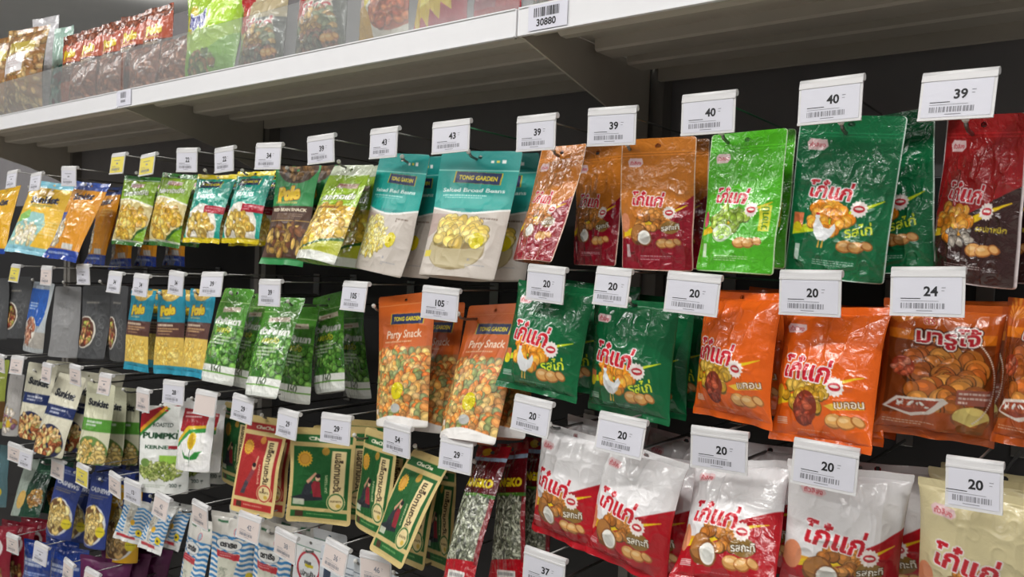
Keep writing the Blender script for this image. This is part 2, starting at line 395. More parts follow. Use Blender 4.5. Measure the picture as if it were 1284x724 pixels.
def P_maru(c):
    c.below(lambda x: .20+.0*x, '#d5761c')
    for i in range(9):
        t = -2.6+i*.26; c.poly([(.12, .16), (.12+.30*math.cos(t), .16+.22*math.sin(t)), (.12+.30*math.cos(t+.14), .16+.22*math.sin(t+.14))], '#ecb04a', .5)
    c.below(lambda x: .27+.0*x, '#7a3a16'); c.nuts(.54, .55, 46, 40, 64, 12.5, 10, ['#bf6a28', '#cb7a30', '#b25c22', '#d08a3c'], 21, .48)
    c.below(lambda x: .80+.03*np.cos(x*6), '#b2501a'); edge(c, '#a04617', 6)
    c.ell(.18, .46, 13, 12, '#9c3a22'); c.nuts(.18, .46, 10, 9, 14, 4, 2.5, ['#c05a3a', '#d9866a'], 22, .6)
    c.text('มารูโจ้', .55, .235, 74, '#b3202a', h=29, ol='#4a1c12', om=2.6, bold=.05); c.text('มารูโจ้', .55, .235, 74, '#b3202a', h=29, ol='#f4eee6', om=1.5, bold=.03)
    c.text('ตรา', .40, .13, 18, '#c23a3a', ol='#f0d9c0', om=.6)
    c.rect(.66, .585, .97, .70, '#a05a4a'); c.lines(.68, .605, .95, 3, '#eadbd2', 5.5, 2.6)
    c.poly([(.04, .78), (.15, .69), (.55, .66), (.60, .69), (.45, .80), (.30, .83)], '#f0e6de'); c.poly([(.08, .775), (.17, .71), (.52, .68), (.42, .78), (.28, .805)], '#a4452c'); c.nuts(.3, .745, 18, 4, 16, 4, 1.6, ['#f0e6de', '#b0563c'], 23, .8)
    c.ell(.80, .80, 22, 15, '#8a4a22'); c.ell(.80, .79, 20, 13, '#e6d27c')
    c.poly([(.66, .82), (.80, .86), (.95, .80), (.90, .92), (.70, .92)], '#9c5a24'); c.lines(.06, .87, .5, 2, '#e9cdb8', 3, 1)
    for t in np.linspace(-.9, .9, 40): c.ell(.55+.43*math.cos(t), .55+.40*math.sin(t)*.9, 1.1, 1.1, '#f0e2d2')
def tg_logo(c, x, y, w, rot=0.0):
    W, H = c.W, c.H; h = w*.21; q = [(-.5, -.5), (.5, -.5), (.5, .5), (-.5, .5)]; k, s_ = math.cos(rot), math.sin(rot)
    for gr, cc in ((1.06, '#c9b52c'), (1.0, '#1d2a5c')):
        c.poly([(x+(a*w*gr*k-b*h*(gr+.06)*s_)/W, y+(a*w*gr*s_+b*h*(gr+.06)*k)/H) for a, b in q], cc)
    c.text('TONG GARDEN', x, y, w*.88, '#f2dc2a', h=h*.55, rot=rot, bold=.04)
def P_tg_broad(c, red=False):
    tw = [.80, .86]
    c.rect(0, .15, 1, .158, '#8fd6cc'); c.mask((c.fy > .158) & (c.fy < .47), '#17a096')
    c.below(lambda x: .475+.05*np.sin((x-.05)*3.4)*.9-.02, '#eceae6'); c.below(lambda x: .49+.05*np.sin((x-.05)*3.4)*.9-.02, '#c4bbb2')
    c.poly([(0, .5), (.35, .52), (.12, .66), (0, .7)], '#a88c84', .7)
    if not red:
        c.ell(.47, .79, 60, 36, '#94835c'); c.ell(.47, .78, 58, 34, '#ac9c74'); c.ell(.47, .70, 56, 22, '#86703c'); c.nuts(.47, .66, 50, 25, 56, 13.5, 8.5, ['#d8bc50', '#e0c660', '#cfae42', '#e6d27c'], 31, .62)
        c.poly([(.105, .755), (.3, .79), (.64, .79), (.835, .755), (.80, .86), (.66, .935), (.28, .935), (.14, .86)], '#b3a57e')
    else:
        c.nuts(.34, .71, 46, 38, 260, 5.2, 3.6, ['#e0cf6a', '#d2b84a', '#efe6b0', '#e9dd94'], 32, .6)
    tg_logo(c, .52 if not red else .58, .215, c.W*(.56 if not red else .50), .03)
    nm = 'Salted Broad Beans' if not red else 'Salted Red Beans'
    c.text(nm, .50, .315, c.W*.80, '#e6f4f0', h=c.H*.042, bold=.03); c.lines(.12, .355, .86, 1, '#d6efea', 3, 2.4); c.lines(.16, .375, .80, 1, '#bfe4dd', 3, 1.6)
    c.lines(.70, .535, .90, 2, '#6a5648', 4, 3); c.lines(.67, .855, .88, 1, '#8c8c92', 5, 4.5); c.lines(.66, .90, .88, 2, '#9a9aa0', 3.4, 1.6)
    c.rect(.64, .075, .68, .095, '#e8e8e0'); c.rect(.71, .075, .75, .092, '#d8c84a'); c.rect(.78, .07, .83, .097, '#f0f0ee')
    if not red: c.rect(.04, .80, .14, .85, '#d9c62a', .9)
def P_tg_red(c): P_tg_broad(c, True)
def P_tg_pack(c):
    c.rect(0, 0, 1, .075, '#e6d41c'); c.rect(0, .93, 1, 1, '#d9c114'); tg_logo(c, .5, .17, c.W*.55)
    c.text('Salted', .5, .27, c.W*.30, '#dff2ec', bold=.03); c.text('Peanuts', .5, .335, c.W*.52, '#dff2ec', bold=.03); c.lines(.2, .395, .8, 1, '#bfe0d8')
    c.ell(.48, .80, c.W*.44, c.H*.34, '#ece6da'); c.rect(.56, .49, 1, .60, '#b01830'); c.lines(.62, .52, .95, 2, '#e7b0b4', 6, 3)
    c.nuts(.46, .77, c.W*.38, c.H*.17, 50, 9, 7.4, ['#e0bd5c', '#d4aa45', '#ecd07c'], 33, .6); c.rect(0, .93, 1, 1, '#d9c114')
def P_mac_grn(c, wide=False):
    c.rect(0, 0, 1, .075, '#2f6a2c'); c.rect(0, .055, 1, .063, '#cfd6c6')
    c.rect(.3, .12, .72, .17, '#d8c2bd'); c.text('แม่รวย', .5, .145, c.W*.3, '#9c4a3a')
    c.text('แมคคาเดเมีย', .5, .255, c.W*.74, '#f2f2ec', h=c.H*.09, rot=-.08, ol='#4d6a1a', om=1, bold=.04)
    c.below(lambda x: .37+.05*np.sin(x*3+.6)*-1+.02, '#eae6d8'); c.below(lambda x: .39+.05*np.sin(x*3+.6)*-1+.02, '#d9c78a')
    c.nuts(.48, .66, c.W*.45, c.H*.23, 90, 10, 8, ['#e2bc48', '#d9ac3a', '#efd276', '#c99a34'], 34, .62)
    c.poly([(.55, 1), (1, .72), (1, 1)], '#7cab22'); c.poly([(.50, .97), (1, .69), (1, .73), (.56, .99)], '#2e5c22'); c.rect(0, .94, 1, 1, '#356b2a'); c.rect(0, .925, 1, .945, '#e0e6d4')
def P_nut_grn(c):
    c.rect(0, 0, 1, .11, '#cfd8c0'); c.rect(0, .11, 1, .13, '#8fb32c'); c.rect(.35, .20, .85, .25, '#cbb0a0'); c.lines(.4, .21, .8, 1, '#8f4038', 3, 3)
    c.text('แมคคาเดเมีย', .5, .345, c.W*.84, '#f4f4ee', h=c.H*.085, rot=-.06, ol='#55701c', om=1.2, bold=.04)
    c.below(lambda x: .44+.0*x, '#d9b64a'); c.nuts(.5, .64, c.W*.48, c.H*.22, 100, 10, 8, ['#e4bf4a', '#dcae3c', '#f0d57c', '#caa03a'], 35, .62); c.lines(.1, .46, .9, 1, '#7c3a2a', 4, 4)
    c.poly([(.1, .93), (1, .76), (1, .93)], '#b8bc3a'); c.poly([(.05, .90), (1, .74), (1, .77), (.05, .92)], '#36642a'); c.rect(0, .91, 1, 1, '#e4e6de')
def pole_logo(c, x, y, w, col='#e9c52a'):
    c.text('Pole', x, y, w, col, h=w*.5, rot=-.1, ol='#8a4a1c', om=1.4, bold=.08)
def P_pole_grn(c):
    c.ell(.52, .03, c.W*.44, c.H*.15, '#4a3524'); c.nuts(.52, .05, c.W*.36, c.H*.09, 34, 8, 5, ['#7d5a34', '#94703f', '#5f4426'], 36, .5)
    pole_logo(c, .44, .285, c.W*.58); c.lines(.12, .365, .85, 1, '#c9b15a', 4, 5); c.rect(0, .41, 1, .93, '#4a2f22')
    c.text('RED BEAN SNACK', .5, .45, c.W*.86, '#e6dcc4', h=c.H*.04, bold=.05); c.lines(.2, .49, .85, 3, '#bfa88a', 4, 1.6); c.rect(0, .555, 1, .562, '#c9a54a')
    c.nuts(.5, .75, c.W*.48, c.H*.16, 60, 12, 6.2, ['#8a6a2c', '#a8843c', '#c4a254', '#7a4a24', '#6a3c22'], 37, .45); c.rect(0, .93, 1, 1, '#2e8a4a')
def P_pole_tl(c):
    c.ell(.5, .02, c.W*.36, c.H*.12, '#d8b25a'); c.nuts(.5, .03, c.W*.30, c.H*.08, 30, 6, 3, ['#e8c86a', '#d9b04c'], 38, .75)
    pole_logo(c, .5, .245, c.W*.56, '#f0d032'); c.lines(.25, .33, .8, 1, '#d8c890', 4, 3)
    c.rect(0, .385, 1, .565, '#5a3a34'); c.lines(.12, .41, .9, 1, '#f0e2c4', 5, 5); c.lines(.15, .455, .88, 2, '#d9b47c', 6, 3.2); c.lines(.2, .525, .8, 1, '#c09a70', 4, 2)
    c.rect(0, .565, 1, .90, '#e0be5c'); c.nuts(.5, .74, c.W*.48, c.H*.15, 90, 6.5, 2.6, ['#f0d47c', '#e4be58', '#d8ae48'], 39, .82); c.rect(0, .90, 1, 1, '#2a93ae')
def P_peas(c):
    c.rect(0, .15, 1, .158, '#b9d49a'); c.poly([(.22, .215), (.78, .20), (.80, .25), (.24, .268)], '#d6c8b4'); c.lines(.3, .225, .74, 1, '#8a6a50', 4, 4)
    c.text('ถั่วลันเตา', .5, .355, c.W*.86, '#e8ece4', h=c.H*.095, ol='#8a9a80', om=1, bold=.05)
    c.below(lambda x: .41+.01*np.sin(x*9), '#3f7a2c'); c.nuts(.5, .66, c.W*.5, c.H*.25, 120, 6.6, 6, ['#558f34', '#457d2a', '#6aa444', '#7db252'], 40, .36, sq=True)
    c.text('อบเกลือ', .5, .45, c.W*.5, '#d9d43a', ol='#2d5a1c', om=.8); c.lines(.22, .52, .78, 3, '#dde4d8', 7, 4, al=.75); c.lines(.3, .62, .6, 1, '#dde4d8', 5, 4, al=.6)
    c.rect(0, .82, 1, 1, '#eef0ea'); c.text('160', .62, .855, c.W*.32, '#5a6a50'); c.rect(0, .885, 1, .90, '#6aa83c'); c.rect(0, .965, 1, 1, '#d9dcd6')
def P_party(c):
    c.rect(0, .075, 1, .079, '#e0905a'); tg_logo(c, .54, .19, c.W*.58, .03); c.text('Party Snack', .52, .315, c.W*.66, '#f0d8c4', bold=.02); c.lines(.18, .36, .86, 1, '#e9c0a0', 4, 2.6)
    c.below(lambda x: .425-.02*x, '#b8733a'); c.nuts(.5, .68, c.W*.5, c.H*.26, 300, 7.8, 6.0, ['#dc8a3c', '#cfae66', '#e0bd70', '#d9a050', '#8f9a58', '#d4702e', '#d8b070', '#c88a4a', '#8a9460', '#e0924a'], 41, .55, sq=True)
    c.ell(.55, .86, 12, 8, '#b8b8b4'); c.lines(.49, .845, .62, 1, '#77777c', 5, 4); c.lines(.46, .88, .64, 1, '#8a8a8a')
    c.below(lambda x: .935+.02*np.sin(x*5+2), '#f0edea'); c.rect(.08, .87, .18, .91, '#e9e6e0', .9)
def kraft(c, g):
    A = '#22652f' if g else '#b83230'
    D = '#1b5a29' if g else '#a82a2a'
    c.rect(.05, .075, .95, .155, A); c.text('ChaCha', .5, .115, c.W*.46, '#f0e8d0', h=c.H*.045, bold=.05)
    c.rect(.06, .20, .94, .835, D)
    c.star(.24, .33, 17, '#d8a431', 16, .78); c.ell(.24, .33, 10.5, 10.5, '#b9802a'); c.ell(.24, .33, 9, 9, '#cf9a3c')
    c.star(.56, .24, 9, '#b08a35' if g else '#cf8a3a', 14, .78)
    # sitting figure in a dark red top
    if g:
        c.poly([(.04, .745), (.30, .685), (.54, .70), (.55, .75), (.25, .775)], '#23262e'); c.poly([(.20, .72), (.26, .60), (.36, .54), (.40, .60), (.34, .70)], '#2c3038')
        c.poly([(.36, .60), (.40, .55), (.50, .56), (.53, .72), (.40, .72)], '#8c2430'); c.poly([(.28, .56), (.42, .46), (.44, .48), (.31, .59)], '#c9967a')
    else:
        c.poly([(.26, .70), (.44, .52), (.50, .56), (.36, .72)], '#8a3c44'); c.poly([(.20, .80), (.30, .66), (.38, .68), (.30, .80)], '#4a4048'); c.poly([(.46, .52), (.52, .40), (.545, .41), (.52, .54)], '#c9967a')
    c.ell(.46, .52, 5.2, 6, '#d8ab8e'); c.ell(.465, .497, 5.6, 4.2, '#1f1a1c')
    c.rect(.66, .235, .88, .70, '#e3cf9a'); c.text('เมล็ดทานตะวัน', .775, .465, c.H*.43, '#3a2a1e', h=c.W*.155, rot=1.5708, bold=.03)
    c.text('รสธรรมชาติ', .60, .58, c.H*.20, '#d8d2a8' if g else '#e8c8a8', h=c.W*.06, rot=1.5708)
    c.ell(.76, .765, 19, 19, '#e3cf9a'); c.ring(.76, .765, 17.5, 2.6, A); c.text('อบกะเทาะ', .76, .755, 24, '#4a3a20'); c.ell(.80, .80, 5, 4, '#d0b04a')
    c.rect(.08, .755, .26, .815, '#d9d6c4', .85) if g else None
    if not g: c.text('5', .74, .735, 7, '#4a2a1e', bold=.05)
    c.rect(.06, .875, .94, .945, A); c.rect(.13, .88, .25, .94, '#4a3020'); c.lines(.30, .90, .9, 1, '#7fae6a' if g else '#d89a84', 3, 2.4)
def P_kraft_g(c): kraft(c, True)
def P_kraft_r(c): kraft(c, False)
def P_seeds(c):
    c.rect(0, .0, 1, .085, '#8c1420'); c.ell(.35, .045, 12, 7, '#d8b42a'); c.poly([(0, .085), (1, .085), (1, .115), (0, .115)], '#9ab4cc')
    c.rect(0, .115, 1, .345, '#5a1018'); c.lines(.2, .15, .7, 1, '#8a7a78', 4, 4); c.text('ANGKO', .5, .275, c.W*.86, '#e8cf1c', h=c.H*.078, bold=.07)
    c.rect(0, .345, 1, .37, '#3f7024'); c.lines(.1, .35, .9, 1, '#86b04c', 3, 2)
    c.rect(0, .37, 1, .80, '#3e4238'); c.nuts(.5, .585, c.W*.5, c.H*.215, 330, 7, 2.0, ['#a9ad98', '#8a9078', '#c4c6b4', '#6c705e'], 42, .4, sq=True)
    c.below(lambda x: .80-.02*x, '#a8121e'); c.rect(.25, .86, .78, .95, '#e2ddd8'); c.lines(.29, .875, .74, 2, '#8a8a8a', 8, 5); c.rect(.92, .37, 1, .80, '#7a141c')
def sk(c, y, w, col='#1e2a4c', rot=-.05): c.text('Sunkist', .5, y, w, col, h=w*.27, rot=rot, bold=.05)
def P_sk_yel(c):
    c.rect(0, 0, 1, .10, '#d9a91c'); sk(c, .25, c.W*.6); c.poly([(0, .55), (.6, .45), (.6, .95), (0, .95)], '#3a5a8c'); c.nuts(.35, .72, c.W*.3, c.H*.16, 60, 8, 6, ['#dcc490', '#c9ad70'], 50, .6); c.rect(0, .93, 1, 1, '#24479a')
def P_sk_ltb(c):
    c.rect(0, 0, 1, .10, '#7cbcd0'); c.mask((c.fy > .10) & (c.fy < .90), '#ebbd40'); sk(c, .27, c.W*.62); c.lines(.25, .345, .72, 2, '#5a7a5c', 5, 3)
    c.poly([(0, .62), (.35, .45), (.62, .46), (.72, .60), (.5, .92), (0, .92)], '#9ac9c4'); c.poly([(.05, .5), (.3, .42), (.34, .52), (.1, .6)], '#8fc46a')
    c.nuts(.33, .74, c.W*.28, c.H*.15, 80, 8, 5, ['#efe4c4', '#e2d09c', '#f4ecd8'], 51, .7); c.lines(.66, .55, .92, 6, '#f4dc90', 9, 4); c.rect(0, .90, 1, 1, '#8cc4d4')
def P_sk_blu(c):
    c.rect(0, 0, 1, .11, '#3c56a0'); sk(c, .2, c.W*.6); c.mask((c.fx < .30-.1*c.fy) & (c.fy > .42) & (c.fy < .85), '#3a55a8'); c.nuts(.22, .66, c.W*.18, c.H*.17, 60, 8, 5, ['#e6dcc8', '#cfc0a0'], 52, .6)
    c.lines(.5, .30, .9, 3, '#f4cf80', 8, 4); c.rect(.50, .80, .80, .865, '#c9c6c0'); c.rect(0, .87, 1, 1, '#2b459a'); c.lines(.1, .91, .9, 1, '#b9c6e4', 4, 6)
def P_dk_gry(c):
    c.lines(.2, .22, .8, 1, '#9a968c', 4, 5); c.ell(.26, .64, c.W*.40, c.H*.22, '#d8d4c8'); c.ell(.24, .64, c.W*.37, c.H*.205, '#5a3426'); c.nuts(.24, .65, c.W*.30, c.H*.17, 50, 8, 5, ['#b98a54', '#8a3c2a', '#9aa04a', '#cfa670', '#6a3020'], 53, .5)
    for i in range(4): c.ring(.78, .48+i*.10, 9, 1.0, '#8a8c8c')
def P_dk_blu(c):
    c.rect(0, .10, 1, .62, '#2c5cae'); c.lines(.15, .06, .65, 1, '#b9c6d8', 8, 9); c.lines(.1, .30, .5, 3, '#c8d4e4', 8, 5); c.mask(c.fx > .72+.18*np.sin(c.fy*4), '#b9c0c4'); c.mask(c.fy > .70, '#a9a49c'); c.ell(.38, .70, c.W*.36, c.H*.2, '#dfd8cc'); c.nuts(.36, .70, c.W*.30, c.H*.17, 44, 9, 6, ['#b98068', '#a86a50', '#d0a080', '#8a4a38'], 54, .6); c.mask(c.fy > .93, '#a8acae')
def P_dk_bck(c): c.lines(.2, .12, .8, 8, '#77777a', 5, 1.6, al=.6); c.rect(0, .86, 1, .87, '#8a8a8c'); c.rect(.1, .55, .9, .56, '#8a8a8c', .5)
def P_sk_olive(c): c.lines(.1, .25, .9, 2, '#e6e4cc', 8, 6); c.rect(0, .6, 1, .9, '#5a4022'); c.ell(.5, .8, c.W*.3, c.H*.1, '#e0b830')
def P_clearb(c): c.nuts(.5, .75, c.W*.4, c.H*.18, 40, 9, 6, ['#8a5f7a', '#c9b070', '#d6ccc0', '#a87a50'], 55, .6); c.ell(.6, .8, 12, 12, '#d8b43a')
def sk_band(c, band, kind):
    sk(c, .25, c.W*.74, '#23262f', .06); c.rect(0, .40 if kind == 'n' else .44, 1, .53 if kind == 'n' else .60, band); c.lines(.25, .435 if kind == 'n' else .47, .75, 2, '#e4e4ea', 9, 5)
    if kind == 'n':
        c.ell(.5, .86, c.W*.46, c.H*.23, '#2c2f4c'); c.nuts(.5, .84, c.W*.43, c.H*.17, 90, 10, 6.5, ['#c99a5c', '#a8643c', '#e0c088', '#8a4a2c', '#b9b070', '#d8ae70'], 56, .5)
    else:
        c.ell(.5, .88, c.W*.52, c.H*.22, '#6a8a4a'); c.nuts(.5, .87, c.W*.48, c.H*.14, 60, 9, 4.2, ['#e0c47a', '#d4b262', '#ecd698'], 57, .55, shape='c')
def P_sk_navy(c): sk_band(c, '#23305e', 'n')
def P_sk_grn(c): sk_band(c, '#5a9a3c', 'g')
def P_pumpkin(c):
    c.poly([(0, .10), (.42, 0), (.50, .03), (0, .30)], '#a8232c'); c.poly([(0, .27), (.48, .0), (.54, .02), (0, .33)], '#e0a02c'); c.poly([(0, .32), (.54, .02), (.58, .03), (0, .365)], '#3f8a3c')
    c.text('ROASTED', .46, .22, c.W*.42, '#44504a', bold=.02); c.text('PUMPKIN', .50, .345, c.W*.90, '#234a30', h=c.H*.085, bold=.05); c.text('KERNELS', .45, .475, c.W*.66, '#234a30', h=c.H*.05, bold=.03); c.rect(.62, .455, .92, .49, '#a03038')
    c.ell(.82, .285, 9, 5, '#3f8a3c'); c.rect(.45, .56, .9, .66, '#8fc43c', .9); c.nuts(.45, .74, c.W*.44, c.H*.10, 190, 5.6, 2.8, ['#a8b860', '#8a9c48', '#c4cc84', '#74883a'], 58, .55); c.ell(.16, .65, 14, 10, '#6f9048')
    c.text('200 g', .78, .905, c.W*.22, '#40504a'); c.lines(.1, .90, .6, 2, '#a8b4a0', 4, 2)
def P_sunfl(c):
    c.poly([(.14, .10), (.84, .14), (.80, .50), (.10, .44)], '#a4262e'); c.lines(.2, .155, .8, 2, '#f0dcd8', 8, 4.5); c.poly([(.06, .56), (.35, .36), (.82, .34), (.82, .38), (.40, .41), (.06, .62)], '#e3bb2e'); c.poly([(.06, .62), (.40, .41), (.82, .38), (.82, .44), (.42, .47), (.08, .68)], '#3d9a48')
    c.poly([(.12, .68), (.42, .47), (.84, .44), (.84, .9), (.10, .9)], '#f0efec'); c.ell(.52, .57, 14, 19, '#e3c52c'); c.ell(.52, .57, 10, 15, '#d0a520'); c.poly([(.50, .68), (.53, .68), (.53, .92), (.51, .92)], '#7a8a80')
    c.poly([(.51, .80), (.40, .78), (.28, .70), (.36, .82), (.50, .84)], '#2f8a3c'); c.poly([(.53, .80), (.66, .72), (.82, .70), (.70, .82), (.54, .84)], '#2f8a3c')
def P_cash(c, y=False):
    tcol = '#dfe0e4' if not y else '#ece4d0'
    c.lines(.2, .05, .8, 2, '#9aa4c4', 6, 4); c.text('CASHEWS', .5, .235, c.W*.86, tcol, h=c.H*.075, rot=.06, bold=.05); c.lines(.1, .30, .88, 2, '#a8946a', 6, 2.6)
    c.ell(.46, .70, c.W*.50, c.H*.27, '#d4d4d4'); c.ell(.43, .70, c.W*.46, c.H*.255, '#6a4a2a'); c.nuts(.43, .70, c.W*.36, c.H*.2, 60, 9, 4.4, ['#d9be78', '#ccab60', '#e6d296'] if not y else ['#c9a46a', '#b98f55', '#d8b888'], 60, .55, shape='c'); c.ell(.84, .77, 14, 14, '#d8c62e'); c.lines(.75, .755, .93, 2, '#6a6420', 4, 2)
def P_cash_y(c): P_cash(c, True)
def P_tealdk(c): c.mask(c.fx > .6, '#4d6a70'); c.ell(.75, .75, 16, 16, '#c9b42e'); c.lines(.2, .3, .7, 3, '#6f98a0', 8, 4)
def P_dkgreen(c): c.mask(c.fx < .45, '#8f9a90'); c.ell(.35, .72, 20, 26, '#c9a45a'); c.ell(.78, .68, 24, 26, '#b9bfae'); c.nuts(.78, .68, 20, 22, 40, 6, 3, ['#b98f50', '#8a6030'], 61, .5, shape='c'); c.lines(.6, .2, .95, 3, '#6a8a74', 8, 3)
def stripes(c, x0, x1, y0, y1, pitch):
    c.mask((c.fx >= x0) & (c.fx <= x1) & (c.fy >= y0) & (c.fy <= y1) & (((c.Y + 2*np.sin(c.X*.2)) % pitch) < pitch*.5), '#3f86c0')
def P_squid(c):
    c.rect(0, 0, 1, .25, '#d9d8d4'); stripes(c, 0, .3, .2, .82, 9); stripes(c, .5, 1, .15, .82, 9); c.poly([(.3, .1), (.6, .1), (.5, .8), (.34, .8)], '#c9c8c0'); c.nuts(.42, .45, 8, 24, 26, 5, 1.6, ['#dcd8c8', '#b8b0a0'], 62, .8)
    c.ell(.55, .52, 7, 7, '#e0ac2c'); c.ell(.80, .72, 9, 9, '#e4c822'); c.ell(.80, .72, 3, 3, '#3a3a2a'); c.rect(.1, .84, .7, .91, '#c03440')
def P_squidb(c):
    c.rect(0, 0, 1, .24, '#e2dfd8'); c.poly([(.15, .085), (.85, .085), (.85, .11), (.15, .11)], '#4a7a5a'); c.ell(.5, .097, 14, 6, '#e2dfd8'); c.ring(.62, .19, 9.5, 2, '#d06a78'); c.ell(.62, .19, 7, 8, '#a8c0d0')
    stripes(c, 0, 1, .24, 1, 12); c.poly([(.20, .42), (.72, .42), (.55, .75), (.45, 1), (.22, 1)], '#d8d8c8')
    for i, cc in ((1.06, '#2f5a86'), (1.0, '#f0f0ee')): c.ell(.44, .335, 33*i, 13*i, cc)
    c.text('ตราเรือ', .44, .335, 46, '#1c1c20', bold=.05); c.poly([(.16, .41), (.72, .43), (.70, .50), (.18, .48)], '#c0303c'); c.lines(.24, .43, .64, 2, '#e8b8b8', 5, 2)
    c.ell(.68, .74, 10, 10, '#e0a83a'); c.ell(.90, .67, 8, 8, '#e4c822'); c.nuts(.36, .7, 12, 30, 30, 5, 1.5, ['#cfd0c0', '#b4b8a8'], 63, .85)
def P_whitr(c): c.rect(0, .12, 1, .128, '#3a7a5c'); c.ring(.5, .33, 33, 5, '#b83040'); c.lines(.35, .27, .7, 1, '#333333', 4, 6); c.rect(.38, .30, .62, .33, '#c9b82e'); c.text('ปลาเส้น', .5, .40, 44, '#3a3a3a', bold=.04); c.ell(.88, .25, 8, 10, '#4a6a3c'); c.rect(.1, .55, .9, .9, '#c8d4dc')
def P_whitb(c): c.rect(0, .16, 1, .168, '#3a4a5c'); c.rect(.12, .20, .30, .70, '#2c3e58'); c.lines(.4, .22, .9, 2, '#4a5a6a', 7, 3); c.rect(.35, .35, .9, .8, '#b8c4d0')
def P_redb(c): c.ring(.6, .35, 30, 10, '#d8d0d0'); c.nuts(.6, .75, 40, 25, 40, 8, 5, ['#c9a468', '#8a5a34'], 64, .5)
def P_blueb(c): c.lines(.1, .28, .85, 2, '#dfe4f0', 12, 9); c.lines(.15, .48, .8, 2, '#a8b8e0', 7, 5); c.nuts(.4, .8, 40, 24, 40, 9, 6, ['#c9a878', '#a88050'], 65, .5)
def P_purpb(c): c.lines(.4, .25, .6, 1, '#a87898', 4, 3); c.rect(.35, .4, .65, .5, '#7a3a68')
def P_ts_shell(c): c.nuts(.5, .5, c.W*.5, c.H*.5, 190, 11, 7, ['#bf9d66', '#a8844c', '#d4b680', '#94683a'], 70, .5, sq=True); c.rect(.2, .18, .85, .30, '#b9a43c'); c.poly([(.14, .34), (.74, .30), (.70, .52), (.10, .56)], '#e6e2e4'); c.lines(.2, .37, .62, 4, '#b9a0a0', 8, 3)
def P_ts_white(c): c.nuts(.5, .5, 50, 60, 60, 26, 9, ['#d9d8dc', '#c4c3ca', '#e8e7ea', '#b4b4bc'], 71, .88)
def P_ts_teal(c): c.nuts(.5, .6, 40, 60, 30, 16, 9, ['#3f9a8a', '#8fc4b4', '#5a6a5a', '#7a3440', '#b9c4ac'], 72, .7)
def P_ts_pole(c): c.nuts(.5, .06, c.W*.48, c.H*.06, 50, 9, 6, ['#7d4028', '#94543a', '#5f2f20'], 73, .55); pole_logo(c, .5, .26, c.W*.56, '#e4c81c'); c.lines(.15, .335, .85, 1, '#d8b85a', 4, 4); c.rect(0, .37, 1, .60, '#4a2a20'); c.lines(.15, .39, .85, 1, '#c9ae84', 9, 8); c.lines(.1, .45, .9, 3, '#9a8070', 9, 2); c.rect(0, .6, 1, 1, '#8a4a34')
def P_ts_polel(c): c.nuts(.5, .5, c.W*.5, c.H*.5, 150, 9, 5.4, ['#8f5a44', '#a86a50', '#75402f', '#b98068'], 74, .6, sq=True); c.lines(.2, .82, .8, 1, '#c9b0a0', 4, 3)
def P_ts_lime(c): c.ell(.72, .30, 44, 40, '#a9d42a'); c.ell(.70, .27, 36, 32, '#b9df42'); c.ell(.22, .34, 24, 34, '#c9b82a'); c.text('อัลมอนด์', .34, .36, 70, '#2c2f86', h=48, rot=-.1, ol='#e6ecf4', om=3.4, bold=.07); c.below(lambda x: .6+.1*np.sin(x*4), '#7fb43c'); c.nuts(.4, .82, 50, 26, 60, 12, 8, ['#5a6a40', '#8f9a60', '#a87a50'], 75, .6)
def P_ts_kk(c): c.rect(0, 0, 1, .34, '#b8aa88'); c.mask((c.fx < .3) & (c.fy < .5), '#b02a2a'); c.text(LOGO, .55, .42, c.W*.62, '#c8343f', h=34, ol='#e6dcd0', om=3); c.nuts(.55, .62, 60, 28, 60, 11, 8, ['#b98a4a', '#c9a468', '#9a6a3a', '#8a9070'], 76, .5); c.nuts(.5, .85, 80, 24, 60, 10, 7, ['#6a6c60', '#857a68', '#4a5048', '#a07060'], 77, .6); peanut(c, .75, .8, 1.4)
def P_ts_bowl(c): c.rect(.25, 0, .75, .62, '#d9c430'); c.ell(.72, .70, 62, 46, '#e6e0d6'); c.ell(.72, .66, 50, 32, '#b24a28'); c.nuts(.72, .64, 44, 28, 60, 9, 6, ['#c25a30', '#a84424', '#d87a48'], 78, .6); c.ell(.2, .8, 26, 40, '#c99a34')
def P_ts_flame(c):
    c.poly([(.0, .3), (.9, .3), (1, .62), (.8, .66), (.78, .78), (.62, .70), (.55, .86), (.42, .74), (.30, .92), (.22, .80), (.1, .95), (0, .8)], '#e2c024'); c.poly([(.1, .3), (.8, .35), (.7, .6), (.4, .66), (.15, .72)], '#efdc4a'); c.poly([(.05, .38), (.16, .36), (.20, .50), (.08, .52)], '#d9506a'); c.poly([(.3, .36), (.42, .33), (.38, .47), (.32, .48)], '#2c2430')
def P_ts_pink(c): c.ell(.3, .4, 40, 90, '#a85a68'); c.lines(.5, .62, .9, 3, '#e4c4c8', 10, 5); c.rect(0, .85, 1, 1, '#b02a38')
